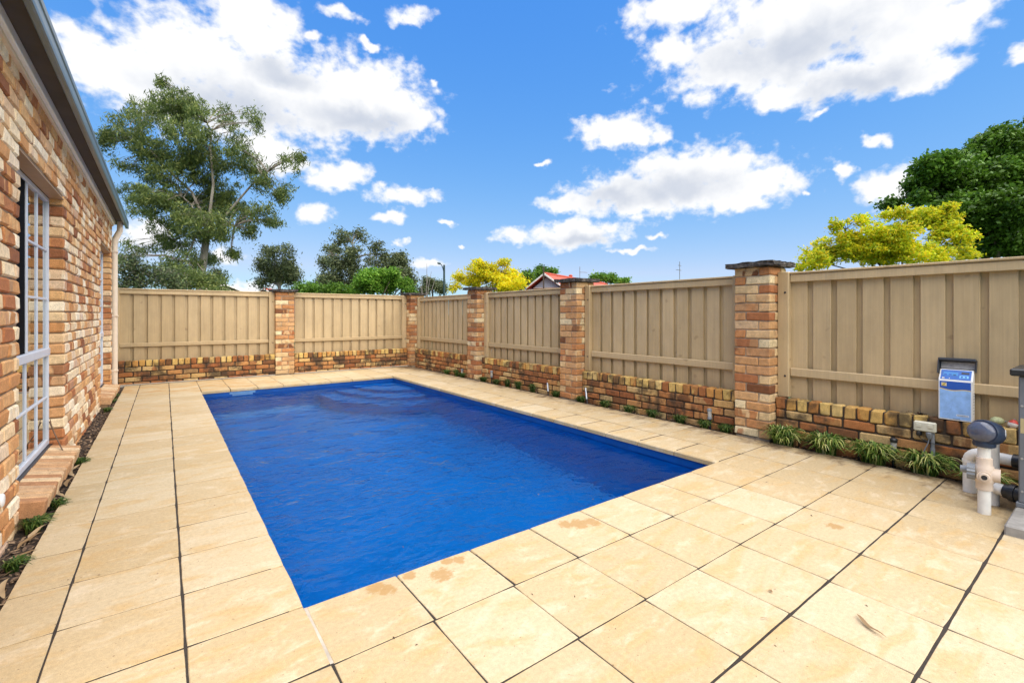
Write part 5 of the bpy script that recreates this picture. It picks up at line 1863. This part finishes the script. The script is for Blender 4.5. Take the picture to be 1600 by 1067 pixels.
    tree('broadleaf_tree', 'big dense dark green tree at the upper right', base, 3.2,
         px_blobs([(1478, 255, 40, 30), (1530, 238, 45, 36), (1585, 220, 46, 34), (1455, 290, 36, 26), (1510, 290, 50, 34), (1570, 270, 55, 40), (1640, 240, 50, 45), (1440, 310, 20, 14), (1530, 330, 50, 34),
                    (1590, 330, 50, 40), (1540, 375, 44, 26), (1650, 330, 60, 50), (1600, 380, 50, 26), (1690, 280, 50, 50), (1480, 330, 36, 20), (1395, 320, 18, 10), (1640, 390, 50, 26)], 20, 1.6, 11, 5, 0.66),
         90000, (0.17, 0.12), ('bark_dark', 'leaf_dark'), 0.30, 45, clump=0.19, per=22, droop=0.3, shell=0.6, twigs=1, limb_scale=0.5)
    # trees round the red-roofed house
    far_gum('small_tree', 'dark tree just left of the red-roofed house gable', 824, 42, [(822, 434, 12, 10), (829, 442, 10, 8), (812, 446, 10, 8)], 3500, 51, (0.26, 0.11), 0.12, 0.3, 450, 'bark_dark', 'leaf_dark', 16, 0.2)
    far_gum('small_tree', 'dark tree crown rising behind the red roof gable', 850, 58, [(851, 424, 13, 9), (862, 427, 9, 8), (842, 431, 8, 9)], 4000, 52, (0.30, 0.14), 0.14, 0.36, 440, 'bark_dark', 'leaf_dark', 16, 0.2)
    far_gum('small_tree', 'light green tree behind the right end of the red roof', 948, 55, [(935, 435, 16, 7), (955, 436, 15, 8), (976, 440, 12, 5)], 4500, 53, (0.28, 0.14), 0.14, 0.34, 450, 'bark_dark', 'leaf_lime', 16, 0.2)
build_trees()

# ------------------------------------------------------------------ houses, lamp and aerials beyond the fence
M['roof_red'] = plain('red_roof_tile', (0.46, 0.085, 0.045), 0.7, var=0.15, scale=2.0, bump=0.4, bscale=12)
M['render_cream'] = plain('cream_render', (0.62, 0.52, 0.38), 0.9)
M['barge'] = plain('white_barge', (0.72, 0.68, 0.62), 0.6)
M['gable_grey'] = plain('grey_gable', (0.36, 0.38, 0.42), 0.8)
M['far_brick'] = plain('far_house_brick', (0.36, 0.17, 0.10), 0.9, var=0.2, scale=8)
M['lamp_green'] = plain('dark_green_pole', (0.02, 0.045, 0.045), 0.5)

def far_house(name, label, d, u_apex, v_apex, half_w, drop, ridge_u, ridge_v, ridge_d, wall_mat, roof_mat, gable_mat, lower=True):
    """gable towards the viewer; the ridge runs back to (ridge_u, ridge_v) at ridge_d"""
    A = at(u_apex, v_apex, d)
    B = at(ridge_u, ridge_v, ridge_d)
    B.z = A.z
    ax = (B - A); ax.z = 0; ln = ax.length; ax.normalize()
    sd = Vector((ax.y, -ax.x, 0))
    g = Vector((A.x, A.y, -0.08))
    root = empty(name, g); root.rotation_euler = (0, 0, math.atan2(ax.y, ax.x))
    tag(root, label, 'house')
    # local: x along the ridge, y to the left
    hw = half_w; zr = A.z + 0.08; ze = zr - drop
    def part(nm, V, F, mat):
        return obj(nm, new_mesh(nm, V, F), mat, root)
    b = MB(); b.box(0.4, ln - 0.2, -hw + 0.35, hw - 0.35, 0, ze - 0.02); b.build('wall', wall_mat, root)
    t = 0.12
    hip = hw * 0.9
    V = [(0, 0, zr), (ln - hip, 0, zr), (0, hw, ze), (0, -hw, ze), (ln + 0.3, hw, ze), (ln + 0.3, -hw, ze),
         (0, 0, zr - t), (0, hw, ze - t), (0, -hw, ze - t), (ln + 0.3, hw, ze - t), (ln + 0.3, -hw, ze - t)]
    F = [[0, 1, 4, 2], [0, 3, 5, 1], [1, 5, 4], [2, 4, 9, 7], [3, 8, 10, 5], [4, 5, 10, 9], [0, 2, 7, 6], [0, 6, 8, 3], [7, 9, 10, 8]]
    rf = part('roof', V, F, roof_mat)
    # gable wall with white barge boards and a finial
    b = MB(); b.v = [(0.42, 0, zr - 0.3), (0.42, hw - 0.4, ze - 0.02), (0.42, -hw + 0.4, ze - 0.02), (0.5, 0, zr - 0.3), (0.5, hw - 0.4, ze - 0.02), (0.5, -hw + 0.4, ze - 0.02)]
    b.f = [[0, 1, 2], [3, 5, 4], [0, 3, 4, 1], [0, 2, 5, 3], [1, 4, 5, 2]]
    b.build('gable', gable_mat, root)
    for s in (1, -1):
        b = MB()
        for x0, x1 in ((-0.08, -0.01),):
            V = [(x0, 0, zr + 0.06), (x0, s * (hw + 0.1), ze + 0.02), (x0, s * (hw + 0.1), ze - 0.12), (x0, 0, zr - 0.10)]
            V += [(x1, y, z) for _, y, z in V]
            b.geo(V, [[0, 1, 2, 3], [7, 6, 5, 4], [0, 4, 5, 1], [1, 5, 6, 2], [2, 6, 7, 3], [3, 7, 4, 0]])
        b.build('barge_board', 'barge', root)
    b = MB(); b.box(-0.16, -0.085, -0.05, 0.05, zr - 1.6, zr + 0.55); b.build('finial', 'bark_dark', root)
    # ridge tiles
    b = MB(); b.tube([(0.02, 0, zr + 0.03), (ln - hip, 0, zr + 0.03)], 0.10, 8); b.build('ridge_cap', roof_mat, rf, smooth=True)
    for s in (1, -1):
        b = MB(); b.tube([(ln - hip, 0, zr + 0.03), (ln + 0.3, s * hw, ze + 0.03)], 0.09, 8); b.build('ridge_cap', roof_mat, rf, smooth=True)
    return root, zr, ln, rf

hr, zr, ln, rf = far_house('red_roof_house', 'house with red tiled roof and white gable, between two right pillars', 40, 850.4, 427.5, 1.65, 1.15, 951, 434, 54, 'render_cream', 'roof_red', 'gable_grey')
# porch roof below the gable, and the chimney pot
b = MB()
V = [(-1.2, 2.3, zr - 2.0), (-1.2, -2.3, zr - 2.0), (0.45, 2.3, zr - 1.32), (0.45, -2.3, zr - 1.32), (-1.2, 2.3, zr - 2.1), (-1.2, -2.3, zr - 2.1), (0.45, 2.3, zr - 1.42), (0.45, -2.3, zr - 1.42)]
b.geo(V, [[0, 2, 3, 1], [4, 5, 7, 6], [0, 1, 5, 4], [1, 3, 7, 5], [3, 2, 6, 7], [2, 0, 4, 6]])
b.build('porch_roof', 'roof_red', hr)
b = MB(); b.lathe([(0.20, zr - 0.05), (0.16, zr + 0.15), (0.20, zr + 0.22), (0.10, zr + 0.32)], 12); b.build('roof_finial', 'roof_red', hr, (ln * 0.34, -0.0, 0))
def aerial(base, h, arms, label, seed):
    e = empty('tv_aerial', base)
    tag(e, label, 'aerial')
    MB().tube([(0, 0, 0), (0, 0, h)], 0.030, 6).build('mast', 'grey_plastic', e)
    for (z, l0, l1) in arms:
        a = Vector((RT.x, RT.y, 0))
        b = MB(); b.tube([a * l0 + Vector((0, 0, z)), a * l1 + Vector((0, 0, z - 0.06))], 0.022, 6)
        k = int((l1 - l0) / 0.22)
        for i in range(k):
            p_ = a * (l0 + 0.1 + i * 0.22) + Vector((0, 0, z))
            q = Vector((FD.x, FD.y, 0)) * 0.18
            b.tube([p_ - q, p_ + q], 0.010, 4)
        b.build('boom', 'grey_plastic', e)
A = at(906, 431, 46.0)
aerial((A.x, A.y, hr.location.z + zr - 0.12), A.z + 0.92 - (hr.location.z + zr - 0.1), [(0.80, -0.05, 0.75)], 'tv aerial standing on the red tiled roof', 1)
A = at(1062, 492, 38); A.z = -0.08
aerial(A, at(0, 409, 38).z + 0.08, [(at(0, 420, 38).z, -0.3, 0.15), (at(0, 413, 38).z, -0.12, 0.12)], 'thin aerial mast above the fence panel left of the nearest pillar', 2)

w_, *_ = far_house('cream_house', 'pale cream gable peeking over the far fence by the gum trunk', 60, 352, 444.5, 2.6, 1.1, 330, 446, 66, 'render_cream', 'render_cream', 'render_cream')
w_, *_ = far_house('brown_roof_house', 'low brown-red roof left of the middle far pillar', 62, 412, 451.5, 2.4, 1.0, 440, 452, 66, 'far_brick', 'roof_red', 'far_brick')

def street_lamp():
    base = at(694, 492, 42); base.z = -0.08
    e = empty('street_lamp', base)
    tag(e, 'dark green street lamp with curved arm behind the corner', 'street lamp')
    top = at(694, 414, 42).z + 0.08
    MB().tube([(0, 0, 0), (0, 0, 1.0), (0, 0, top)], [0.14, 0.11, 0.085], 10).build('pole', 'lamp_green', e, smooth=True)
    a = -RT
    pts = [a * 0.0 + Vector((0, 0, top - 0.75)), a * 0.10 + Vector((0, 0, top - 0.35)), a * 0.22 + Vector((0, 0, top - 0.02)), a * 0.36 + Vector((0, 0, top + 0.10))]
    MB().tube(pts, [0.05, 0.045, 0.04, 0.035], 8).build('arm', 'lamp_green', e, smooth=True)
    b = MB(); b.tube([a * 0.30 + Vector((0, 0, top + 0.10)), a * 0.45 + Vector((0, 0, top + 0.13)), a * 0.62 + Vector((0, 0, top + 0.17))], [0.06, 0.10, 0.05], 8)
    b.build('lamp_head', 'lamp_green', e, smooth=True)
street_lamp()
